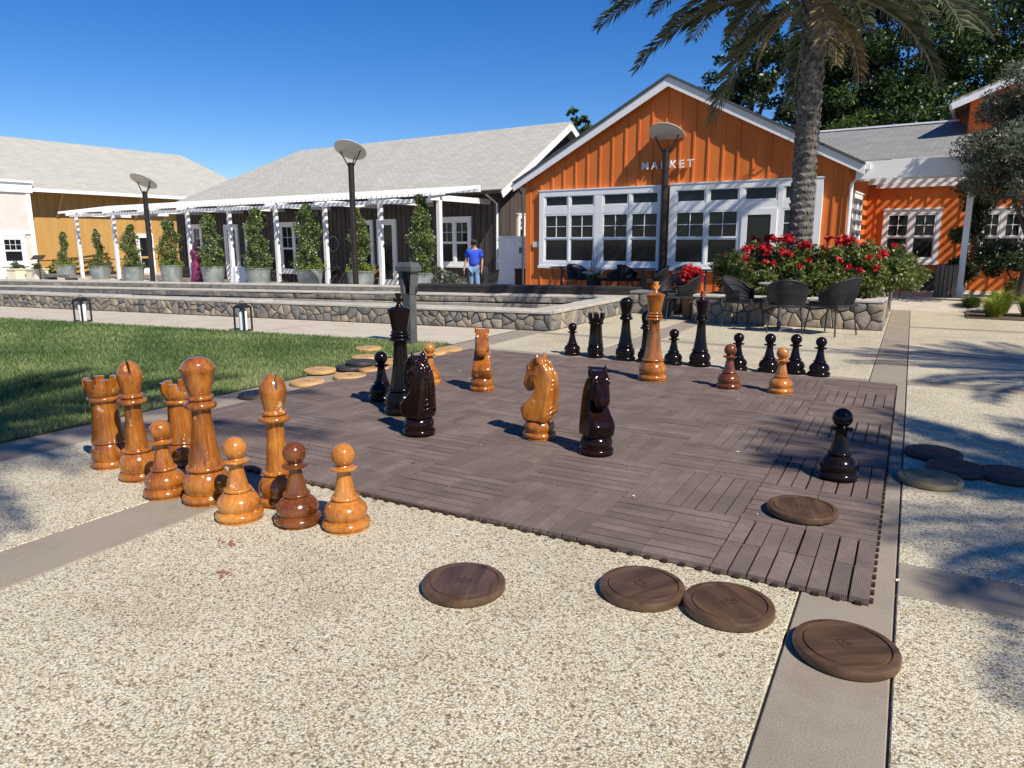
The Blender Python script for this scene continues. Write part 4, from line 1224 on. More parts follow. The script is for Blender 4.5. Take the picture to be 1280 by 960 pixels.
# ================================================================ long white pergola in front of the brown building
pg = thing('long_pergola', 'long white slatted pergola in front of the brown building', 'pergola', (OX, OY, 0), TH)
POSTS = [-25.2, -21.8, -18.9, -15.95, -13.15, -10.35, -7.7, -5.05, -2.55]
for u in POSTS:
    MB().box(u - .065, u + .065, -1.065, -.935, -.262, 2.66).build('post', 'white_paint', pg)
    m = MB(); m.box(u - .05, u + .05, -1.45, 1.66, 2.661, 2.83); m.build('rafter', 'white_paint', pg)
for a, b in zip(POSTS[:-1], POSTS[1:]):
    for k in range(3):
        e = (b - a) / 3
        for v in (-1.30,):
            MB().box(a + .06 + k * e, a + .06 + (k + 1) * e - .07, v - .03, v + .03, 2.60, 2.72).build('fascia_board', 'white_paint', pg)
MB().box(-25.9, -2.35, -1.05, -.95, 2.661 + .17, 2.87).build('beam', 'white_paint', pg)
MB().box(-25.9, -2.35, .80, .90, 3.02, 3.12).build('beam', 'white_paint', pg)
sm = MB(); sm.bar((0, -1.5, 2.82), (0, .98, 3.20), .052, .085); sl_me = sm.mesh('slat', 'white_paint')
for i in range(int((25.9 - 2.35) / .225) + 1):
    link('slat', sl_me, pg, (-25.85 + i * .225, 0, 0))

# ================================================================ yellow building and pale annex on the left
yb = thing('yellow_building', 'yellow painted building with long grey roof at the far left', 'building', (OX, OY, 0), TH)
YU = -28.0
m = MB(); m.box(YU - 9, YU, -1.9, 11, -.3, 4.05); m.build('wall', 'yellow_paint', yb)
FY = Face((YU, 0), (0, 1), (1, 0))
m = FY.mb()
for i in range(32): fbox(m, -1.8 + i * .4 - .02, -1.8 + i * .4 + .02, -.3, 4.0, .0005, .02)
stuff(m.build('battens', 'yellow_paint', yb))
m = FY.mb(); fbox(m, -1.9, 11, .55, .66, .001, .05); m.build('belt_board', 'yellow_paint', yb)
roof_poly(yb, 'roof', [[(YU + 1.0, -6, 4.02), (YU + 1.0, 12, 4.02), (YU - 5, 9.6, 7.0), (YU - 5, -6, 7.0)], [(YU + 1.0, 12, 4.02), (YU - 11, 12, 4.02), (YU - 5, 9.6, 7.0)]], 'pale_shingles', .1)
m = MB(); m.bar((YU + 1.03, -3, 3.90), (YU + 1.03, 12, 3.90), .08, .16); m.build('gutter', 'white_paint', yb)
for v in (-.6, 3.4):
    m = MB(); m.bar((YU + .03, v, 2.7), (YU + .85, v, 3.8), .1, .1); m.build('eave_bracket', 'yellow_paint', yb)
panel_door(yb, FY, 3.3, 4.3, -.26, 1.9)
ax = thing('pale_annex', 'pale pinkish annex with white trim and cornice at the left edge', 'building', (OX, OY, 0), TH)
AU_ = -27.0
m = MB(); m.box(AU_ - 4, AU_, -9, -2.15, -.3, 3.75); m.build('wall', 'pink_stucco', ax)
FA = Face((AU_, 0), (0, 1), (1, 0))
m = FA.mb(); fbox(m, -9.05, -2.05, 3.751, 4.2, -.2, .10); fbox(m, -9.1, -2.0, 4.201, 4.30, -.3, .2); m.build('cornice', 'white_paint', ax)
m = FA.mb(); fbox(m, -2.33, -2.145, -.3, 3.75, .001, .04); fbox(m, -9, -2.331, -.3, .30, .001, .04); m.build('corner_trim', 'white_paint', ax)
double_window(ax, FA, -3.72, -2.62, .35, 1.75, 1, .16, (3, 2))
double_window(ax, FA, -5.2, -4.05, .35, 1.75, 1, .16, (3, 2))
m = FA.mb(); fbox(m, -6, -2.34, 1.81, 1.95, .001, .06); m.build('belt_trim', 'white_paint', ax)
# ================================================================ street lamps
def lamp_meshes():
    pole = MB(); pole.tube([(0, 0, 0), (0, 0, 3.78)], [.088, .088], 12); pole.lathe([(0, 3.78), (.10, 3.78), (.10, 3.83), (0, 3.84)], 14); pole.lathe([(.15, 0), (.15, .03), (.10, .06)], 14)
    arms = MB()
    tl = R(30)
    for s in (-1, 1):
        arms.tube([(s * .06, 0, 3.62), (s * .09, 0, 3.74), (s * .33, 0, 4.16)], .018, 6)
    arms.tube([(0, .04, 3.7), (0, .12, 3.85), (0, .28, 4.05)], .016, 6)
    disc = MB(); disc.lathe([(0, -.035), (.25, -.03), (.42, -.015), (.475, .0), (.478, .012), (.47, .02), (.3, .045), (0, .06)], 48)
    c, s_ = math.cos(tl), math.sin(tl)
    disc.v = [(x, y * c + z * s_, 4.19 - y * s_ + z * c) for x, y, z in disc.v]
    return pole.mesh('pole', 'dark_metal', 40), arms.mesh('arms', 'dark_metal', 40), disc.mesh('reflector_disc', 'lamp_disc_paint', 30)
LM = lamp_meshes()
for x, y, z, rz, lab in [(-5.86, 16.08, -.05, -8, 'dark lamp post with tilted pale disc in front of the orange market gable'),
                     (-14.73, 13.97, -.13, 12, 'dark lamp post with pale disc, middle one of the three lamps'),
                     (-24.72, 14.14, -.60, 4, 'dark lamp post with tilted pale disc at the left end of the long pergola')]:
    t = thing('lamp_post', lab, 'lamp post', (x, y, z), R(rz), 'disc lamp posts')
    for nm, me in zip(('pole', 'arms', 'reflector_disc'), LM): link(nm, me, t)

# grey bollard with hooded head on the lawn corner
bo = thing('bollard', 'grey metal bollard with hooded open head behind the black king', 'bollard', (-5.88, 4.93, 0), R(-8))
MB().box(-.075, .075, -.06, .06, 0, .70).build('post', 'grey_metal', bo)
m = MB()
m.prism([(-.085, .70), (-.03, .70), (-.055, 1.0), (-.115, 1.0)], -.07, .07, 0, lambda x, y, z: (x, z, y))
m.prism([(.075, .70), (.085, .70), (.115, 1.0), (.100, 1.0)], -.07, .07, 0, lambda x, y, z: (x, z, y))
m.build('side_fins', 'grey_metal', bo)
m = MB(); m.add([(-.15, -.10, 1.0), (.15, -.10, 1.0), (.15, .10, 1.0), (-.15, .10, 1.0), (-.15, -.10, 1.06), (.15, -.10, 1.06), (.15, .10, 1.06), (-.15, .10, 1.06), (-.11, -.07, 1.115), (.11, -.07, 1.115), (.11, .07, 1.115), (-.11, .07, 1.115)],
            [(3, 2, 1, 0), (0, 1, 5, 4), (1, 2, 6, 5), (2, 3, 7, 6), (3, 0, 4, 7), (4, 5, 9, 8), (5, 6, 10, 9), (6, 7, 11, 10), (7, 4, 8, 11), (8, 9, 10, 11)])
m.build('hood', 'grey_metal', bo)
MB().box(-.025, .095, .03, .06, .70, .999).build('dark_back', 'dark_metal', bo)

# candle lanterns along the walkway
for x, y, lab in [(-12.75, 4.50, 'black-framed glass lantern with white candle by the lawn, the left one'), (-9.18, 4.95, 'black-framed glass lantern with white candle by the lawn, the right one')]:
    t = thing('lantern', lab, 'lantern', (x, y, 0), R(12), 'lanterns by the lawn'); t.scale = (.9, .9, .95)
    m = MB()
    for a in (-.10, .10):
        for b in (-.10, .10): m.box(a - .012, a + .012, b - .012, b + .012, 0, .40)
    for z in (0, .385):
        for s in (-.10, .10):
            m.box(-.088, .088, s - .010, s + .010, z + .001, z + .02); m.box(s - .010, s + .010, -.088, .088, z + .001, z + .02)
    m.build('frame', 'dark_metal', t)
    MB().box(-.088, .088, -.088, .088, .001, .012).build('base', 'dark_metal', t)
    MB().lathe([(0, .012), (.070, .012), (.071, .33), (.062, .35), (0, .345)], 16).build('candle', 'white_cloth', t, 40)
    m = MB(); m.add([(-.115, -.115, .406), (.115, -.115, .406), (.115, .115, .406), (-.115, .115, .406), (-.05, -.05, .45), (.05, -.05, .45), (.05, .05, .45), (-.05, .05, .45)],
                    [(3, 2, 1, 0), (0, 1, 5, 4), (1, 2, 6, 5), (2, 3, 7, 6), (3, 0, 4, 7), (4, 5, 6, 7)])
    m.build('lid', 'dark_metal', t)
    m = MB(); m.tube([(.05 * math.cos(a), 0, .45 + .05 * math.sin(a)) for a in [i * math.pi / 8 for i in range(9)]], .006, 6); m.build('handle', 'dark_metal', t)

# ================================================================ galvanised tubs with jasmine columns
tub_me = MB().lathe([(0, 0), (.36, 0), (.40, .3), (.455, .70), (.475, .715), (.475, .74), (.445, .74), (.43, .66), (0, .66)], 26).mesh('tub', 'galvanised', 35)
soil_me = MB().lathe([(0, .668), (.2, .675), (.425, .668)], 26).mesh('soil', 'soil')
TUBS = [(-25.9, 2.05, .30, 'slim jasmine column in the tub farthest left by the yellow wall'),
        (-22.6, 2.15, .30, 'slim jasmine column in the second tub from the left, before the yellow wall'),
        (-19.75, 2.3, .55, 'broad jasmine column behind the left lamp post'),
        (-16.75, 2.35, .62, 'broad jasmine column left of the person in purple'),
        (-13.85, 2.5, .58, 'broad jasmine column right of the person in purple'),
        (-11.0, 2.65, .62, 'broad jasmine column in a tub beside the round wall ornament'),
        (-8.15, 2.7, .66, 'broad jasmine column just left of the middle lamp post'),
        (-5.62, 2.5, .46, 'narrower jasmine column in a tub by the white door'),
        (-2.95, 2.85, .55, 'jasmine column farthest right, beside the person in blue')]
for i, (u, top, wd, lab) in enumerate(TUBS):
    rg = np.random.default_rng(100 + i)
    t = thing('potted_jasmine', lab, 'potted plant', uvw(u, -1.42, -.26 - (.12 if u < -18 else 0)), R(rg.uniform(0, 90)), 'jasmine tubs along the pergola')
    link('tub', tub_me, t); link('soil', soil_me, t)
    m = MB()
    for a in (-.12, .12): m.tube([(a, 0, .6), (a * .7, .02, top + .1)], .014, 5)
    m.build('trellis', 'brown_wood', t)
    hh = top + .25
    n = int(6500 * wd / .6)
    z = .70 + (hh - .70) * rg.uniform(0, 1, n) ** .95
    s = (z - .7) / (hh - .7)
    rad = wd * (1.02 - .30 * s + .17 * np.sin(s * 9 + i * 1.3) + .12 * np.sin(s * 23 + 2 * i)) * np.sqrt(np.clip(1.05 - s ** 6, .06, 1)) * .66
    a = rg.uniform(0, 6.283, n); r = rad * (.35 + .75 * rg.uniform(0, 1, n) ** .5)
    r *= 1 + .25 * np.sin(a * 3 + z * 6 + i) + .16 * np.sin(a * 7 - z * 11)
    keep = rg.uniform(0, 1, n) < .55 + .45 * (np.sin(a * 2 + z * 9 + i) > -.3); r, z, a, rad = r[keep], z[keep], a[keep], rad[keep]; n = len(r)
    wob = .07 * np.sin(z * 4.1 + i * 1.9) + .04 * np.sin(z * 9 + i); r = r * .9
    P = np.stack([r * np.cos(a) + wob, r * np.sin(a) + wob * .6, z], 1)
    V, F, tt = leaf_arrays(P, .085, rg, .5)
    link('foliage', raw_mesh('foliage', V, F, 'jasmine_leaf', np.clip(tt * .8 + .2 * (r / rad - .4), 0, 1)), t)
    n2 = 1100
    z2 = .66 + np.abs(rg.normal(0, .14, n2)); a = rg.uniform(0, 6.283, n2); r2 = .45 * rg.uniform(0, 1, n2) ** .5 * 1.08
    V, F, tt = leaf_arrays(np.stack([r2 * np.cos(a), r2 * np.sin(a), z2], 1), .075, rg, .45)
    link('undergrowth', raw_mesh('undergrowth', V, F, 'lime_leaf' if i in (0, 3, 6, 7) else 'rose_leaf', tt * .8), t)
    k = rg.choice(n, 260, replace=False); pk = P[k].copy(); pk[:, :2] *= 1.12
    V, F, tt = leaf_arrays(pk, .042, rg, .9)
    stuff(link('blossoms', raw_mesh('blossoms', V, F, 'white_petal', tt), t))

# ================================================================ palms
def frond_mesh(name, L, e0, e1, pairs, rg, mat, droop=.25, ll=.46):
    """frond along +X: starts at elevation e0 and bends to e1"""
    m = MB(); pts = []; p = Vector((.10, 0, 0)); K = 18; dirs = []
    for i in range(K + 1):
        s = i / K; e = R(e0 + (e1 - e0) * s ** 1.25); d = Vector((math.cos(e), 0, math.sin(e)))
        pts.append(p.copy()); dirs.append(d); p = p + d * (L / K)
    m.tube(pts, [.028 * (1 - .85 * i / K) + .004 for i in range(K + 1)], 5)
    nf = len(m.f)
    tint = [.75] * nf
    for i in range(pairs):
        s = .12 + .87 * i / pairs
        x = s * K; k = min(K - 1, int(x)); fr = x - k
        o = pts[k].lerp(pts[k + 1], fr); d = dirs[k].lerp(dirs[k + 1], fr).normalized()
        upv = Vector((-d.z, 0, d.x))
        for sg in (-1, 1):
            l = ll * (.35 + .65 * math.sin(math.pi * min(1, .12 + .80 * s))) * rg.uniform(.85, 1.12)
            q_ = (d * rg.uniform(.55, .8) + Vector((0, sg, 0)) * rg.uniform(.6, .85) + upv * rg.uniform(.05, .45)).normalized()
            q2 = (q_ + Vector((0, 0, -droop * rg.uniform(.5, 1.6)))).normalized()
            a = o + q_ * l * .5; b = a + q2 * l * .5
            w = q_.cross(upv + Vector((rg.uniform(-.3, .3), 0, 0))).normalized() * .0145
            w2 = q_.cross(w).normalized() * .004
            m.add([o, a + w, b, a - w], [(0, 1, 2), (0, 2, 3)]); t_ = rg.uniform(0, .85); tint += [t_, t_]
    me = m.mesh(name, mat)
    at_ = me.attributes.new('tint', 'FLOAT', 'FACE'); at_.data.foreach_set('value', tint)
    return me
rgp = random.Random(5)
FR = [frond_mesh('frond_up', 2.7, 72, 20, 60, rgp, 'palm_leaf'), frond_mesh('frond_mid', 3.1, 52, -18, 66, rgp, 'palm_leaf'), frond_mesh('frond_out', 3.3, 30, -38, 68, rgp, 'palm_leaf', .4),
      frond_mesh('frond_low', 3.0, 2, -62, 62, rgp, 'palm_leaf', .5), frond_mesh('frond_hang', 2.3, -28, -82, 50, rgp, 'palm_leaf', .5)]
DRY = frond_mesh('frond_dry', 1.9, -30, -86, 36, rgp, 'palm_dry', .5)
def trunk_mesh(H, r0, r1, seed, lean=.12):
    rg = random.Random(seed); m = MB()
    path = lambda z: Vector((lean * (z / H) ** 2 - .02 * math.sin(z), .03 * math.sin(z * 1.1), z))
    rad = lambda z: r0 + (r1 - r0) * z / H + .05 * math.exp(-z * 2.0)
    K = 24
    m.tube([path(H * i / K) for i in range(K + 1)], [rad(H * i / K) for i in range(K + 1)], 16)
    z = .05; row = 0
    while z < H + .05:
        nseg = 9
        for k in range(nseg):
            a = 6.283 * (k + .5 * (row % 2)) / nseg + rg.uniform(-.12, .12)
            c = path(min(z, H)); rr = rad(min(z, H)); topb = max(0, (z - H + 1.1))
            out = .030 + .08 * topb * rg.uniform(.5, 1.2); hh = .11 + .10 * topb
            d = Vector((math.cos(a), math.sin(a), 0)); tng = Vector((-d.y, d.x, 0)); w = rr * .36
            b0_ = c + d * (rr - .012) + Vector((0, 0, -hh * .55)); tp = c + d * (rr + out * rg.uniform(.6, 1.3)) + Vector((0, 0, hh * rg.uniform(.3, .65))); bk = c + d * (rr - .015) + Vector((0, 0, hh * .55))
            m.add([b0_ - tng * w * .5, b0_ + tng * w * .5, c + d * (rr + out * .5) + tng * w, tp + tng * w * .25, tp - tng * w * .25, c + d * (rr + out * .5) - tng * w, bk + tng * w * .8, bk - tng * w * .8],
                  [(0, 1, 2, 5), (5, 2, 3, 4), (4, 3, 6, 7), (2, 6, 3), (5, 4, 7), (0, 7, 6, 1)])
        z += .125; row += 1
    return m.mesh('trunk', 'bark_palm'), path(H)
def palm(loc, H, lab, seed, nf=52, r0=.275, r1=.235, lean=.1, mesh=None, spread=1.0, dry=6, low=.90):
    rg = random.Random(seed)
    t = thing('palm_tree', lab, 'palm tree', loc, 0, 'palms')
    me, top = trunk_mesh(H, r0, r1, seed, lean)
    link('trunk', me, t)
    for i in range(nf):
        s = i / nf
        az = i * 2.39996 + rg.uniform(-.2, .2)
        cls = 0 if s < .22 else 1 if s < .60 else 2 if s < .90 else 3 if s < low else 4
        o = link('frond', FR[cls], t, (top.x + .12 * math.cos(az), top.y + .12 * math.sin(az), top.z + .10 - .35 * s))
        o.rotation_euler = (rg.uniform(-.15, .15), rg.uniform(-.10, .10), az); k = spread * rg.uniform(.85, 1.12); o.scale = (k, k, k)
    for i in range(dry):
        az = rg.uniform(0, 6.283)
        o = link('dry_frond', DRY, t, (top.x + .16 * math.cos(az), top.y + .16 * math.sin(az), top.z - .45)); o.rotation_euler = (0, rg.uniform(-.1, .1), az); k = rg.uniform(.6, .9); o.scale = (k, k, k)
    return t
palm((-1.80, 11.35, .36), 5.5, 'tall palm with rough trunk growing from the stone planter before the orange market', 3, 78, .195, .18, -.08, spread=1.1, low=.985, dry=4)
# palms outside the picture on the sunny side, whose crowns shade the paving and the lawn
palm((7.7, -.85, 0), 6.1, 'palm standing to the right of the board, outside the picture', 8, 66, .3, .26, .05, spread=.8)
palm((7.6, 4.3, 0), 6.1, 'palm standing beside the right path, outside the picture', 9, 46, .3, .26, .05, spread=.76)
palm((1.8, -4.5, 0), 9.2, 'tall palm standing behind the camera place, outside the picture', 10, 36, .3, .24, .05, spread=.82)

# ================================================================ broadleaf trees
def tree(name, lab, loc, trunk_h, tr, blobs, leaf_mat, n, size, seed, cat='tree', group=None, shell=.5, aspect=.55, limbs=True, clump=(.16, .36)):
    rg = np.random.default_rng(seed); rr = random.Random(seed)
    t = thing(name, lab, cat, loc, 0, group)
    m = MB(); m.tube([(0, 0, -.1), (.05, .03, trunk_h * .5), (.0, .05, trunk_h)], [tr * 1.25, tr, tr * .8], 9)
    if limbs:
        for (c, r) in blobs:
            c = Vector(c); mid = Vector((c.x * .45, c.y * .45, trunk_h + (c.z - trunk_h) * .45 + rr.uniform(-.2, .2)))
            m.tube([(0, .05, trunk_h * rr.uniform(.7, 1)), mid, c], [tr * .55, tr * .32, tr * .10], 6)
    m.build('trunk', 'bark', t, 60)
    # every big lobe is broken into many small twig clumps
    cs, rs = [], []
    for c, r in blobs:
        rv = np.array(r if hasattr(r, '__len__') else (r, r, r), float)
        k = max(10, int(26 * (rv.mean() / 1.5) ** 1.2))
        d = rg.normal(size=(k, 3)); d /= np.linalg.norm(d, axis=1)[:, None]
        q_ = np.array(c) + d * rv * rg.uniform(.45, 1.05, (k, 1))
        cs.append(q_); rs.append(np.repeat((rv.mean() * rg.uniform(*clump, k))[:, None], 3, 1) * np.array([1, 1, .75]))
    cs = np.concatenate(cs); rs = np.concatenate(rs)
    P, k = blob_points(rg, n, cs, rs, .25)
    V, F, tt = leaf_arrays(P, size, rg, aspect)
    ct = rg.uniform(-.22, .22, len(cs))
    link('crown', raw_mesh('crown', V, F, leaf_mat, np.clip(tt * .75 + .12 + ct[k], 0, 1)), t)
    return t
tree('shade_tree', 'dense dark green tree rising behind the right wing roof', (-1.0, 37.0, 0), 5, .35, [((0, 0, 6), 3.0), ((-2.6, -.5, 8), 2.6), ((2.2, -.8, 7.8), 2.8), ((0, -.8, 10.5), 3.0), ((-1.5, -1.5, 6.2), 2.2), ((1.2, -1.8, 5.8), 2.2), ((1, 0, 13), 2.4)], 'mid_leaf', 70000, .19, 51, group='trees behind the buildings')
tree('shade_tree', 'dark tall tree at the far right behind the upper storey', (5.6, 39.0, 0), 6, .4, [((0, 0, 8), 3.4), ((-2.8, -.6, 10.5), 3.0), ((2.4, 0, 11), 3.0), ((0, -.8, 13.5), 3.2), ((-2.4, -.8, 7), 2.4), ((-1, 0, 16.5), 2.6), ((-3.0, -.8, 14.5), 2.0)], 'dark_leaf', 70000, .2, 52, group='trees behind the buildings')
tree('shade_tree', 'sparse dark tree with sky gaps left of the palm trunk', (-7.6, 35.0, 0), 7, .25, [((0, 0, 8.0), 1.7), ((-1.2, 0, 9.3), 1.3), ((1.5, 0, 9.6), 1.7), ((0.2, .4, 11.2), 1.7), ((2.2, 0, 7.2), 1.6), ((-1.4, .3, 6.8), 1.2), ((3.4, 0, 8.6), 1.4)], 'dark_leaf', 21000, .2, 53, group='trees behind the buildings')
tree('shade_tree', 'dark tree with open crown right behind the palm crown', (-3.9, 37.5, 0), 7, .3, [((0, 0, 9), 2.0), ((1.6, 0, 11), 1.9), ((-1.2, 0, 11.5), 1.9), ((.4, 0, 13.5), 2.0), ((0, -.5, 6.5), 2.0)], 'dark_leaf', 23000, .2, 54, group='trees behind the buildings')
tree('shade_tree', 'green treetop showing above the brown roof by its gable end', (-19.9, 42, 0), 6.5, .2, [((0, 0, 8.2), (1.0, 1, 1.0)), ((-.9, 0, 7.9), .7), ((.7, 0, 9.0), .6), ((-.3, 0, 9.6), .5)], 'mid_leaf', 4600, .17, 55, group='trees behind the buildings')
tree('shade_tree', 'small treetop between the brown roof and the market roof', (-17.9, 43, 0), 6.5, .2, [((0, 0, 8.0), (1.0, 1, .9)), ((.8, 0, 8.5), .6), ((-.7, 0, 7.6), .6)], 'mid_leaf', 3600, .17, 56, group='trees behind the buildings')
tree('olive_tree', 'grey-green olive tree at the right edge before the pergola', (2.05, 15.1, .1), 1.6, .11, [((0, 0, 3.2), 1.0), ((-.65, .1, 3.0), .75), ((.5, -.3, 2.7), .8), ((-.35, -.3, 2.45), .62), ((.1, .1, 4.1), .85), ((.8, 0, 3.9), .8), ((-.5, .1, 3.8), .6), ((.9, .2, 4.8), .7)], 'olive_leaf', 60000, .10, 57, aspect=.28, clump=(.35, .7))
tree('jasmine_vine', 'dark leafy vine climbing the far pergola post', uvw(11.28, 1.45, .2), 1.2, .03, [((0, 0, .7), (.25, .2, .5)), ((0, 0, 1.5), (.3, .22, .5)), ((.05, 0, 2.2), (.35, .25, .45))], 'dark_leaf', 6000, .08, 58, 'vine', clump=(.5, .8))
tree('climbing_shrub', 'dark shrub in shade under the olive tree by the right windows', uvw(12.3, .6, .15), .3, .04, [((0, 0, .6), (.7, .4, .5)), ((.8, 0, .9), (.7, .4, .7)), ((-.5, .1, .9), (.35, .3, .5))], 'dark_leaf', 9000, .08, 59, 'shrub', clump=(.4, .7))

# ================================================================ roses and other planting
def shrub(name, lab, loc, blobs, leaf, n, size, seed, flowers=None, cat='shrub', group=None, aspect=.55):
    rg = np.random.default_rng(seed); rr = random.Random(seed)
    t = thing(name, lab, cat, loc, 0, group)
    m = MB()
    for c, r in blobs:
        c = Vector(c)
        for k in range(3): m.tube([(c.x * .7 + rr.uniform(-.05, .05), c.y * .7 + rr.uniform(-.05, .05), -.02), (c.x * .9 + rr.uniform(-.1, .1), c.y * .9, c.z * .6), (c.x + rr.uniform(-.15, .15), c.y + rr.uniform(-.15, .15), c.z + .1)], [.012, .009, .004], 5)
    m.build('stems', 'brown_wood', t)
    cs = np.array([c for c, r in blobs]); rs = np.array([r if hasattr(r, '__len__') else (r, r, r) for c, r in blobs], float)
    K = 24; d = rg.normal(size=(len(cs), K, 3)); d /= np.linalg.norm(d, axis=2)[..., None]
    c2 = (cs[:, None] + d * rs[:, None] * rg.uniform(.3, 1.05, (len(cs), K, 1))).reshape(-1, 3); r2 = np.repeat(rs, K, 0) * rg.uniform(.16, .42, (len(cs) * K, 1))
    P, k = blob_points(rg, n, c2, r2, .1); P[:, 2] = np.maximum(P[:, 2], .01)
    V, F, tt = leaf_arrays(P, size, rg, aspect)
    link('foliage', raw_mesh('foliage', V, F, leaf, np.clip(tt * .8 + .1 + rg.uniform(-.2, .2, len(c2))[k], 0, 1)), t)
    extra = [((rr.uniform(-.3, .3), rr.uniform(-.45, -.2), rr.uniform(.5, .75)), (.10, .08, .1), 1) for _ in range(3)] if name == 'rose_bush' else []
    for j, (fc, fr, fn) in enumerate((flowers or []) + extra):
        VV, FF, TT = [], [], []; off = 0
        for q_ in range(int(fn * 1.5)):
            d1 = rg.normal(size=3); d1[2] = abs(d1[2]); d1 /= np.linalg.norm(d1)
            c = np.array(fc) + d1 * np.array(fr) * rg.uniform(.4, 1)
            pp = c + rg.normal(0, .022, (22, 3)); V, F, t1 = leaf_arrays(pp, .065, rg, .85)
            VV.append(V); FF.append(F + off); TT.append(t1); off += len(V)
        stuff(link('flower_cluster', raw_mesh('flower_cluster', np.concatenate(VV), np.concatenate(FF), 'red_petal', np.concatenate(TT)), t))
    return t
for i, (x, y, bl, fl, lab) in enumerate([
    (-2.75, 10.7, [((0, 0, .45), (.42, .4, .42)), ((-.25, .2, .55), (.3, .3, .35)), ((.2, -.35, .35), (.3, .25, .3))], [((.05, .1, .86), (.18, .14, .08), 5), ((-.3, .1, .7), (.1, .1, .08), 3)], 'rose bush at the left end of the stone planter'),
    (-2.15, 10.75, [((0, 0, .5), (.45, .4, .45)), ((.2, .1, .75), (.3, .3, .25)), ((0, -.4, .32), (.35, .25, .28))], [((.12, .05, 1.02), (.24, .18, .10), 11), ((-.15, .0, .88), (.12, .1, .08), 6), ((.2, -.2, .8), (.1, .1, .08), 4)], 'rose bush with the biggest red flower heads, before the palm trunk'),
    (-1.5, 10.8, [((0, 0, .5), (.45, .4, .42)), ((.1, .1, .7), (.35, .3, .25)), ((0, -.42, .3), (.35, .25, .26))], [((-.12, -.05, .92), (.14, .12, .08), 5), ((.18, 0, .88), (.1, .1, .07), 3)], 'rose bush just right of the palm trunk'),
    (-.95, 10.8, [((0, 0, .5), (.42, .4, .42)), ((.15, .15, .75), (.3, .3, .25)), ((0, -.4, .3), (.32, .25, .26))], [((-.05, 0, .98), (.2, .12, .07), 6), ((.2, .1, .92), (.08, .08, .06), 2)], 'rose bush with small red blooms toward the planter corner'),
    (-.48, 10.75, [((0, 0, .42), (.36, .4, .38)), ((.25, .3, .45), (.35, .4, .3)), ((-.05, -.4, .28), (.22, .22, .24))], [((.1, .1, .8), (.1, .1, .06), 2)], 'rose bush spilling over the right corner of the planter'),
    (-.35, 12.0, [((0, 0, .5), (.4, .6, .4)), ((.35, .3, .4), (.4, .5, .3)), ((.1, -.5, .5), (.35, .4, .35))], [((.1, .2, .9), (.1, .1, .06), 2)], 'leggy rose bush leaning over the path behind the planter corner'),
    (-2.6, 11.7, [((0, 0, .55), (.5, .5, .45)), ((.6, .1, .6), (.45, .4, .45))], [((.1, 0, 1.05), (.3, .2, .08), 5)], 'rose bush at the back of the planter left of the palm'),
    (-1.2, 11.8, [((0, 0, .55), (.5, .5, .45)), ((.5, .1, .55), (.4, .4, .4))], [((0, 0, 1.05), (.3, .2, .08), 5)], 'rose bush at the back of the planter right of the palm')]):
    shrub('rose_bush', lab, (x, y, .38), bl, 'rose_leaf', 5200, .062, 200 + i, fl, 'rose bush', 'rose bushes in the stone planter')
# red flower pot on the far side of the seat block
fp_ = shrub('red_flower_pot', 'round ball of red flowers in a brown pot left of the stone planter', (-3.50, 10.30, .28), [((0, 0, .32), (.15, .15, .15))], 'rose_leaf', 500, .05, 220, [((0, 0, .30), (.20, .20, .22), 46), ((0, 0, .22), (.2, .2, .1), 16)], 'potted plant')
fp_.location.z = .0
for ch in fp_.children: ch.location.z = .46
MB().lathe([(0, 0), (.12, 0), (.16, .46), (.17, .50), (.15, .50), (.14, .45), (0, .45)], 18).build('pot', 'brown_wood', fp_, 35)
# yellow-green grasses at the right edge
def tuft(lab, loc, n, h, r, seed, mat='lime_leaf', group='ornamental grasses'):
    rg = np.random.default_rng(seed); t = thing('ornamental_grass', lab, 'grass tuft', loc, 0, group)
    a = rg.uniform(0, 6.283, n); r0 = r * .35 * rg.uniform(0, 1, n) ** .5; hh = h * rg.uniform(.6, 1.1, n); o = r * rg.uniform(.2, 1, n)
    b = np.stack([r0 * np.cos(a), r0 * np.sin(a), 0 * a], 1); d = np.stack([np.cos(a), np.sin(a), 0 * a], 1); w = np.stack([-np.sin(a), np.cos(a), 0 * a], 1) * .006
    mid = b + d * o[:, None] * .4 + np.stack([0 * a, 0 * a, hh * .75], 1); tip = b + d * o[:, None] + np.stack([0 * a, 0 * a, hh * rg.uniform(.6, 1, n)], 1)
    V = np.stack([b - w, b + w, mid + w * .8, tip, mid - w * .8], 1).reshape(-1, 3)
    k = np.arange(n) * 5
    F = np.concatenate([np.stack([k, k + 1, k + 2, k + 4], 1), np.stack([k + 4, k + 2, k + 3, k + 3], 1)])
    T = np.concatenate([rg.uniform(0, 1, n)] * 2)
    F3 = np.concatenate([np.stack([k, k + 1, k + 2], 1), np.stack([k, k + 2, k + 4], 1), np.stack([k + 4, k + 2, k + 3], 1)])
    tt = rg.uniform(0, 1, n)
    link('blades', raw_mesh('blades', V, F3, mat, np.concatenate([tt] * 3)), t)
for i, (x, y, h, r, lab) in enumerate([(1.45, 13.1, .42, .32, 'yellow-green grass tuft nearest the right path'), (1.62, 14.0, .52, .34, 'taller yellow-green grass tuft behind the nearest one'),
                                       (2.05, 13.5, .45, .34, 'yellow-green grass tuft cut by the right picture edge'), (1.18, 14.6, .34, .28, 'low green tuft at the foot of the pergola post')]):
    tuft(lab, (x, y, .0), 700, h, r, 300 + i, 'lime_leaf' if i < 3 else 'mid_leaf')
bed = MB(); bed.prism([(1.0, 12.75), (5, 12.5), (5, 15.4), (1.1, 15.4)], -.01, .02); struct(bed.build('planting_bed', 'soil'))

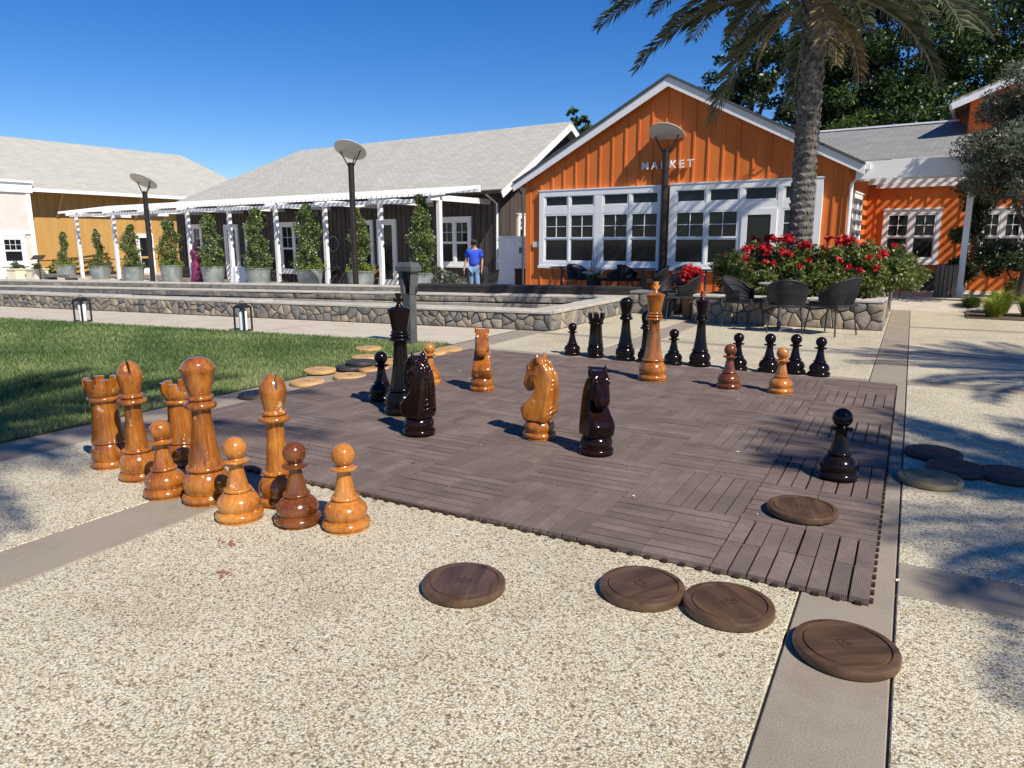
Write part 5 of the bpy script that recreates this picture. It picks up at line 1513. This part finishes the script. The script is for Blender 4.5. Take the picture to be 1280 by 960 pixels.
# ================================================================ woven chairs and tables
def chair_meshes():
    legs = []
    for sx, sy in [(-1, -1), (1, -1), (-1, 1), (1, 1)]:
        legs.append(MB().tube([(sx * .21, sy * .20, .43), (sx * .26, sy * .25, 0)], .011, 6).mesh('leg', 'black_wicker', 40))
    seat = MB(); seat.box(-.25, .25, -.24, .25, .405, .44)
    rim = []; low = []
    K = 40
    for i in range(K + 1):
        a = R(-200 + 220 * i / K) if False else R(-25 + 230 * i / K)
        x, y = .27 * math.cos(a), .05 + .24 * math.sin(a)
        hb = .62 + .20 * max(0, math.sin(a)) ** .8
        sp = 1 + .10 * max(0, math.sin(a))
        rim.append((x * 1.08 * sp, y * sp + .04 * max(0, math.sin(a)), hb)); low.append((x * .92, y * .92, .43))
    fr = MB(); fr.tube(rim, .014, 6); fr.tube(low, .012, 6)
    fr.tube([low[0], rim[0]], .012, 6); fr.tube([low[-1], rim[-1]], .012, 6)
    cords = MB()
    for i in range(1, K):
        for j in (0, .5):
            a = Vector(rim[i]).lerp(Vector(rim[min(K, i + 1)]), j); b = Vector(low[i]).lerp(Vector(low[min(K, i + 1)]), j)
            mid = (a + b) / 2; mid += Vector((mid.x, mid.y, 0)).normalized() * .015
            cords.tube([a, mid, b], .0075, 4, 0, False)
    for z in (.2, .45, .7):
        cords.tube([Vector(l).lerp(Vector(r_), z) for l, r_ in zip(low, rim)], .005, 4, 0, False)
    cush = MB(); cush.box(-.22, .22, -.22, .20, .441, .475)
    return legs, seat.mesh('seat', 'black_wicker'), fr.mesh('frame', 'black_wicker', 40), cords.mesh('woven_back', 'black_wicker'), cush.mesh('cushion', 'black_cloth')
CHM = chair_meshes()
def chair(lab, loc, rz, group, mat=None, sc=1.0):
    t = thing('woven_chair', lab, 'chair', loc, rz, group); t.scale = (sc,) * 3
    for l in CHM[0]: link('leg', l, t, None, 0, mat)
    link('seat', CHM[1], t, None, 0, mat); link('frame', CHM[2], t, None, 0, mat); stuff(link('woven_back', CHM[3], t, None, 0, mat)); link('cushion', CHM[4], t)
    return t
# local +Y is the back of the chair
chair('black woven chair with its back to the camera at the cafe table by the planter', (-1.63, 8.95, 0), R(180 + 8), 'chairs at the planter table')
chair('black woven chair turned sideways at the right of the cafe table by the planter', (-.98, 8.98, 0), R(-118), 'chairs at the planter table', None, 1.06)
chair('black woven chair left of the cafe table by the planter, mostly hidden', (-2.35, 9.35, 0), R(75), 'chairs at the planter table')
chair('black woven chair beside the red flowers left of the planter', (-3.60, 9.95, 0), R(-70), 'chairs left of the planter')
chair('black woven chair turned away behind the orange king, left of the red flowers', (-3.95, 10.6, 0), R(-35), 'chairs left of the planter')
def table(lab, loc, r=.35, h=.74, group=None, mat='table_top', rz=0):
    t = thing('cafe_table', lab, 'table', loc, rz, group)
    MB().lathe([(0, h - .025), (r - .01, h - .025), (r, h - .018), (r, h - .006), (r - .006, h), (0, h)], 36).build('top', mat, t, 35)
    MB().tube([(0, 0, .02), (0, 0, h - .025)], .03, 10).build('stem', 'grey_metal', t, 40)
    MB().lathe([(0, 0), (.22, 0), (.22, .012), (.05, .03), (0, .03)], 24).build('foot', 'grey_metal', t, 35)
table('round cafe table with pale top before the stone planter', (-1.78, 9.36, 0), .36, .74, 'cafe tables')
table('small round table among the chairs left of the stone planter', (-3.15, 10.2, 0) if False else (-4.1, 11.6, 0), .3, .7, 'cafe tables', 'brown_wood')
# row in front of the market
for u, v, rz, lab in [(2.38, -1.0, 62, 'black woven chair before the market windows, left of the flower pot'), (3.42, -1.05, -80, 'black woven chair before the market windows, right of the flower pot'),
                      (3.82, -.8, 80, 'black woven chair before the market windows, back to back with its left neighbour'), (4.6, -1.0, -62, 'black woven chair before the market windows, just left of the lamp post'),
                      (5.35, -.9, 10, 'black woven chair before the market windows, behind the lamp post'), (-1.15, -.4, -40, 'black woven chair before the white gate'), ]:
    p = uvw(u, v, -.26 if u < 0 else -.018)
    chair(lab, p, R(rz) + TH, 'chairs before the market')
for u, lab in [(1.75, 'dark cafe table at the left end of the market front'), (4.2, 'dark cafe table between the chairs before the market'), (5.9, 'dark cafe table right of the lamp post before the market')]:
    table(lab, uvw(u, -.85, -.018), .34, .74, 'cafe tables', 'black_cloth')
pf = shrub('flower_pot', 'dark pot with pale flowers and tall twigs before the market windows', uvw(2.92, -1.15, .0), [((0, 0, .5), (.2, .2, .14))], 'rose_leaf', 700, .06, 230, None, 'potted plant')
MB().lathe([(0, 0), (.17, 0), (.22, .45), (.20, .45), (.18, .40), (0, .40)], 18).build('pot', 'dark_metal', pf, 35)
rg = np.random.default_rng(231); V, F, tt = leaf_arrays(np.array([0, 0, .6]) + rg.normal(0, 1, (90, 3)) * [.14, .12, .06], .09, rg, .9); link('blossoms', raw_mesh('blossoms', V, F, 'white_petal', tt), pf)
m = MB(); rr = random.Random(3)
for k in range(7):
    x, y = rr.uniform(-.12, .12), rr.uniform(-.1, .1)
    m.tube([(x * .3, y * .3, .4), (x, y, .9), (x * 1.9 + rr.uniform(-.05, .05), y * 1.8, rr.uniform(1.2, 1.6))], [.008, .006, .003], 5)
m.build('twigs', 'brown_wood', pf)
bn = thing('waste_bin', 'black bin standing against the white gate', 'bin', uvw(-.55, .75, -.26), TH)
MB().box(-.22, .22, -.2, .2, 0, .78).build('body', 'dark_metal', bn); MB().box(-.24, .24, -.22, .22, .781, .84).build('lid', 'black_cloth', bn)
# furniture on the brown terrace
for i, (u, v, rz, lab) in enumerate([(-9.7, -.2, 30, 'dark wicker chair between tubs left of the round ornament'), (-9.0, .3, -60, 'dark wicker chair close beside another one before the left double window'), (-6.7, .2, 70, 'reddish wooden chair right of the middle lamp post'),
                                     (-6.2, -.4, -30, 'reddish wooden chair by the white door'), (-12.2, .2, 30, 'dark wicker chair behind the white covered table')]):
    chair(lab, uvw(u, v, -.26), R(rz), 'chairs on the brown terrace', 'brown_wood' if i in (2, 3) else None, 1.05)
ct = thing('covered_table', 'round table under a white cloth on the brown terrace', 'table', uvw(-12.6, -.85, -.26))
K = 48; m = MB()
prof = [(.40, .74), (.46, .735), (.49, .70), (.52, .4), (.56, .03)]
vs = [(0, 0, .745)] + [(r * (1 + (.07 * math.sin(k * 6.283 / K * 8) * (1 if j > 1 else 0))) * math.cos(6.283 * k / K), r * (1 + (.07 * math.sin(k * 6.283 / K * 8) * (1 if j > 1 else 0))) * math.sin(6.283 * k / K), z) for j, (r, z) in enumerate(prof) for k in range(K)]
fs = [(0, 1 + k, 1 + (k + 1) % K) for k in range(K)] + [(1 + j * K + k, 1 + (j + 1) * K + k, 1 + (j + 1) * K + (k + 1) % K, 1 + j * K + (k + 1) % K) for j in range(4) for k in range(K)]
m.add(vs, fs); m.build('cloth', 'white_cloth', ct, 60)
MB().lathe([(0, .746), (.12, .746), (.15, .80), (.10, .82), (0, .82)], 14).build('tray', 'dark_metal', ct, 40)
shrub('small_shrub', 'green and pale plants in a low box right of the last jasmine tub', uvw(-1.95, -1.3, -.26), [((0, 0, .5), (.35, .25, .35)), ((.4, .1, .35), (.3, .25, .25)), ((-.35, 0, .7), (.2, .2, .3))], 'olive_leaf', 2200, .08, 240, None)
# things by the yellow building
for x, v, lab in [(-26.2, -3.4, 'cream planter box nearest the left picture edge'), (-25.2, -3.0, 'cream planter box beside the small black sign')]:
    p = shrub('planter_box', lab, uvw(x, v, -.45), [((0, 0, .75), (.35, .3, .25))], 'mid_leaf', 900, .08, int(-x * 10), None, 'planter', 'cream planter boxes')
    MB().prism([(-.38, -.3), (.38, -.3), (.38, .3), (-.38, .3)], 0, .62).build('box', 'cream_paint', p)
    MB().prism([(-.42, -.34), (.42, -.34), (.42, .34), (-.42, .34)], .621, .67).build('rim', 'cream_paint', p)
bs = thing('sign_stand', 'small black sign on a post by the pale annex', 'sign', uvw(-24.2, -3.3, -.45), R(30))
MB().tube([(0, 0, 0), (0, 0, 1.15)], .03, 8).build('post', 'dark_metal', bs, 40); m = MB(); m.bar((-.26, 0, 1.2), (.26, 0, 1.2), .34, .03, 0, (0, -.5, .85)); m.build('panel', 'dark_metal', bs); MB().lathe([(0, 0), (.18, 0), (.18, .02), (0, .03)], 16).build('foot', 'dark_metal', bs)
gb = thing('stone_bench', 'long low grey stone bench before the leftmost jasmine tubs', 'bench', uvw(-22.5, -3.2, -.4), TH)
MB().box(-1.3, 1.3, -.25, .25, .3, .42).build('seat', 'stone_b', gb); MB().box(-1.1, -.8, -.2, .2, 0, .299).build('leg', 'stone_b', gb); MB().box(.8, 1.1, -.2, .2, 0, .299).build('leg', 'stone_b', gb)
shrub('small_shrub', 'low round green shrub at the foot of the yellow wall', uvw(-26.6, -1.6, -.3), [((0, 0, .4), (.5, .4, .4))], 'mid_leaf', 1300, .09, 250, None)

# ================================================================ people
def skin_body(verts, edges, radii, root, levels=2):
    me = bpy.data.meshes.new('tmp'); me.from_pydata(verts, edges, []); me.materials.append(MATS['skin'])
    o = bpy.data.objects.new('tmp', me); COL.objects.link(o)
    o.modifiers.new('skin', 'SKIN'); sb = o.modifiers.new('sub', 'SUBSURF'); sb.levels = levels; sb.render_levels = levels
    lay = me.skin_vertices[0].data
    for i, r in enumerate(radii): lay[i].radius = (r, r) if not hasattr(r, '__len__') else r; lay[i].use_root = (i == root)
    bpy.context.view_layer.update()
    res = bpy.data.meshes.new_from_object(o.evaluated_get(bpy.context.evaluated_depsgraph_get())); bpy.data.objects.remove(o)
    res.polygons.foreach_set('use_smooth', [True] * len(res.polygons))
    return res
def person(lab, loc, rz, top_mat, leg_mat, hair_mat, cap=True, dress=False):
    t = thing('person', lab, 'person', loc, rz)
    # local: facing -Y, left arm +X
    V = [(0, 0, .93), (0, .01, 1.10), (0, .015, 1.28), (0, .02, 1.42), (0, .015, 1.50), (0, -.005, 1.58), (0, -.01, 1.68),
         (.09, 0, .88), (.10, -.03, .50), (.11, .0, .09), (.115, -.13, .04), (-.09, 0, .88), (-.10, .02, .50), (-.11, .06, .09), (-.115, -.07, .04),
         (.185, .02, 1.40), (.245, .03, 1.14), (.25, -.06, .92), (.25, -.09, .83), (-.185, .02, 1.40), (-.25, .04, 1.14), (-.30, -.02, .92), (-.31, -.05, .83)]
    E = [(0, 1), (1, 2), (2, 3), (3, 4), (4, 5), (5, 6), (0, 7), (7, 8), (8, 9), (9, 10), (0, 11), (11, 12), (12, 13), (13, 14), (3, 15), (15, 16), (16, 17), (17, 18), (3, 19), (19, 20), (20, 21), (21, 22)]
    rad = [.145, .14, .15, .13, .058, .085, .07, .095, .065, .045, .035, .095, .065, .045, .035, .06, .045, .034, .030, .06, .045, .034, .030]
    for s, w in ((1, 18), (-1, 22)):                       # five fingers on each hand
        wx, wy, wz = V[w]
        for k, (ox, oy, l) in enumerate([(.0, -.035, .075), (.0, -.012, .085), (.0, .010, .08), (.0, .030, .062)]):
            i = len(V); V.append((wx + ox, wy + oy, wz - .055)); V.append((wx + ox - s * .012, wy + oy - .01, wz - .055 - l)); E.append((w, i)); E.append((i, i + 1)); rad += [.011, .008]
        i = len(V); V.append((wx - s * .01, wy - .045, wz - .02)); V.append((wx - s * .02, wy - .065, wz - .07)); E.append((w, i)); E.append((i, i + 1)); rad += [.012, .009]
    b = link('body', skin_body(V, E, rad, 0), t)
    # clothes a little larger than the body
    Vs = [(0, 0, .90), (0, .01, 1.10), (0, .015, 1.28), (0, .02, 1.43), (.185, .02, 1.40), (.235, .028, 1.19), (-.185, .02, 1.40), (-.24, .036, 1.19), (0, .018, 1.485)]
    link('shirt', skin_body(Vs, [(0, 1), (1, 2), (2, 3), (3, 4), (4, 5), (3, 6), (6, 7), (3, 8)], [.182, .185, .19, .135, .085, .078, .085, .078, .075], 0), t, None, 0, top_mat)
    if dress:
        MB().lathe([(.17, 1.0), (.22, .8), (.30, .3), (.33, .06), (.30, .06), (.2, .8)], 24).build('skirt', top_mat, t, 60)
    else:
        Vj = [(0, 0, .93), (.09, 0, .86), (.10, -.03, .50), (.11, .0, .11), (-.09, 0, .86), (-.10, .02, .50), (-.11, .06, .11)]
        link('jeans', skin_body(Vj, [(0, 1), (1, 2), (2, 3), (0, 4), (4, 5), (5, 6)], [.155, .112, .085, .072, .112, .085, .072], 0), t, None, 0, leg_mat)
    for x, y in ((.113, -.05), (-.113, .01)):
        m = MB(); m.lathe([(0, 0), (.05, 0), (.055, .03), (.045, .08), (0, .095)], 12); m.v = [(x + p[0], y + p[1] * 2.3, p[2]) for p in m.v]; m.build('shoe', 'black_cloth', t, 50)
    f = MB(); f.add([(-.014, -.105, 1.575), (.014, -.105, 1.575), (0, -.128, 1.578), (0, -.10, 1.625)], [(0, 1, 2), (1, 3, 2), (3, 0, 2)]); f.build('nose', 'skin', t)
    f = MB()
    for s in (-1, 1): f.lathe([(0, -.009), (.009, 0), (0, .009)], 8, 0, (s * .032, -.092, 1.625))
    f.build('eyes', 'black_cloth', t)
    f = MB(); f.box(-.025, .025, -.099, -.09, 1.537, 1.545); f.build('mouth', 'brown_wood', t)
    f = MB()
    for s in (-1, 1): f.lathe([(0, -.03), (.015, 0), (0, .03)], 8, 0, (s * .088, .0, 1.60))
    f.build('ears', 'skin', t)
    h = MB(); h.lathe([(.098, 1.60), (.102, 1.65), (.095, 1.70), (.06, 1.745), (0, 1.76)], 18); h.v = [(x, y * 1.12 + .004, z) for x, y, z in h.v]
    if cap:
        h.prism([(-.08, -.09), (.08, -.09), (.06, -.20), (-.06, -.20)], 1.655, 1.668)
        h.build('cap', hair_mat, t, 50)
    else:
        h.tube([(0, .06, 1.68), (0, .11, 1.58), (0, .10, 1.42)], [.07, .075, .04], 10); h.build('hair', hair_mat, t, 60)
    return t
person('man in bright blue t-shirt, jeans and dark cap walking by the brown building', (-11.75, 16.0, -.26), R(24), 'blue_cotton', 'denim', 'black_cloth')
bag = thing('shoulder_bag', 'black bag hanging beside the man in blue', 'bag', (-11.47, 16.1, .30), R(20))
m = MB(); m.lathe([(0, 0), (.13, .0), (.16, .15), (.15, .32), (.08, .38), (0, .39)], 14); m.v = [(x, y * .55, z) for x, y, z in m.v]; m.build('body', 'black_cloth', bag, 60)
m = MB(); m.tube([(-.12, 0, .34), (-.06, 0, .62), (.0, 0, .70), (.06, 0, .62), (.12, 0, .34)], .014, 6); m.build('strap', 'black_cloth', bag, 60)
person('person in purple clothes standing between two jasmine tubs', uvw(-15.1, -1.25, -.32), R(200), 'purple_cotton', 'purple_cotton', 'black_cloth', False, True)
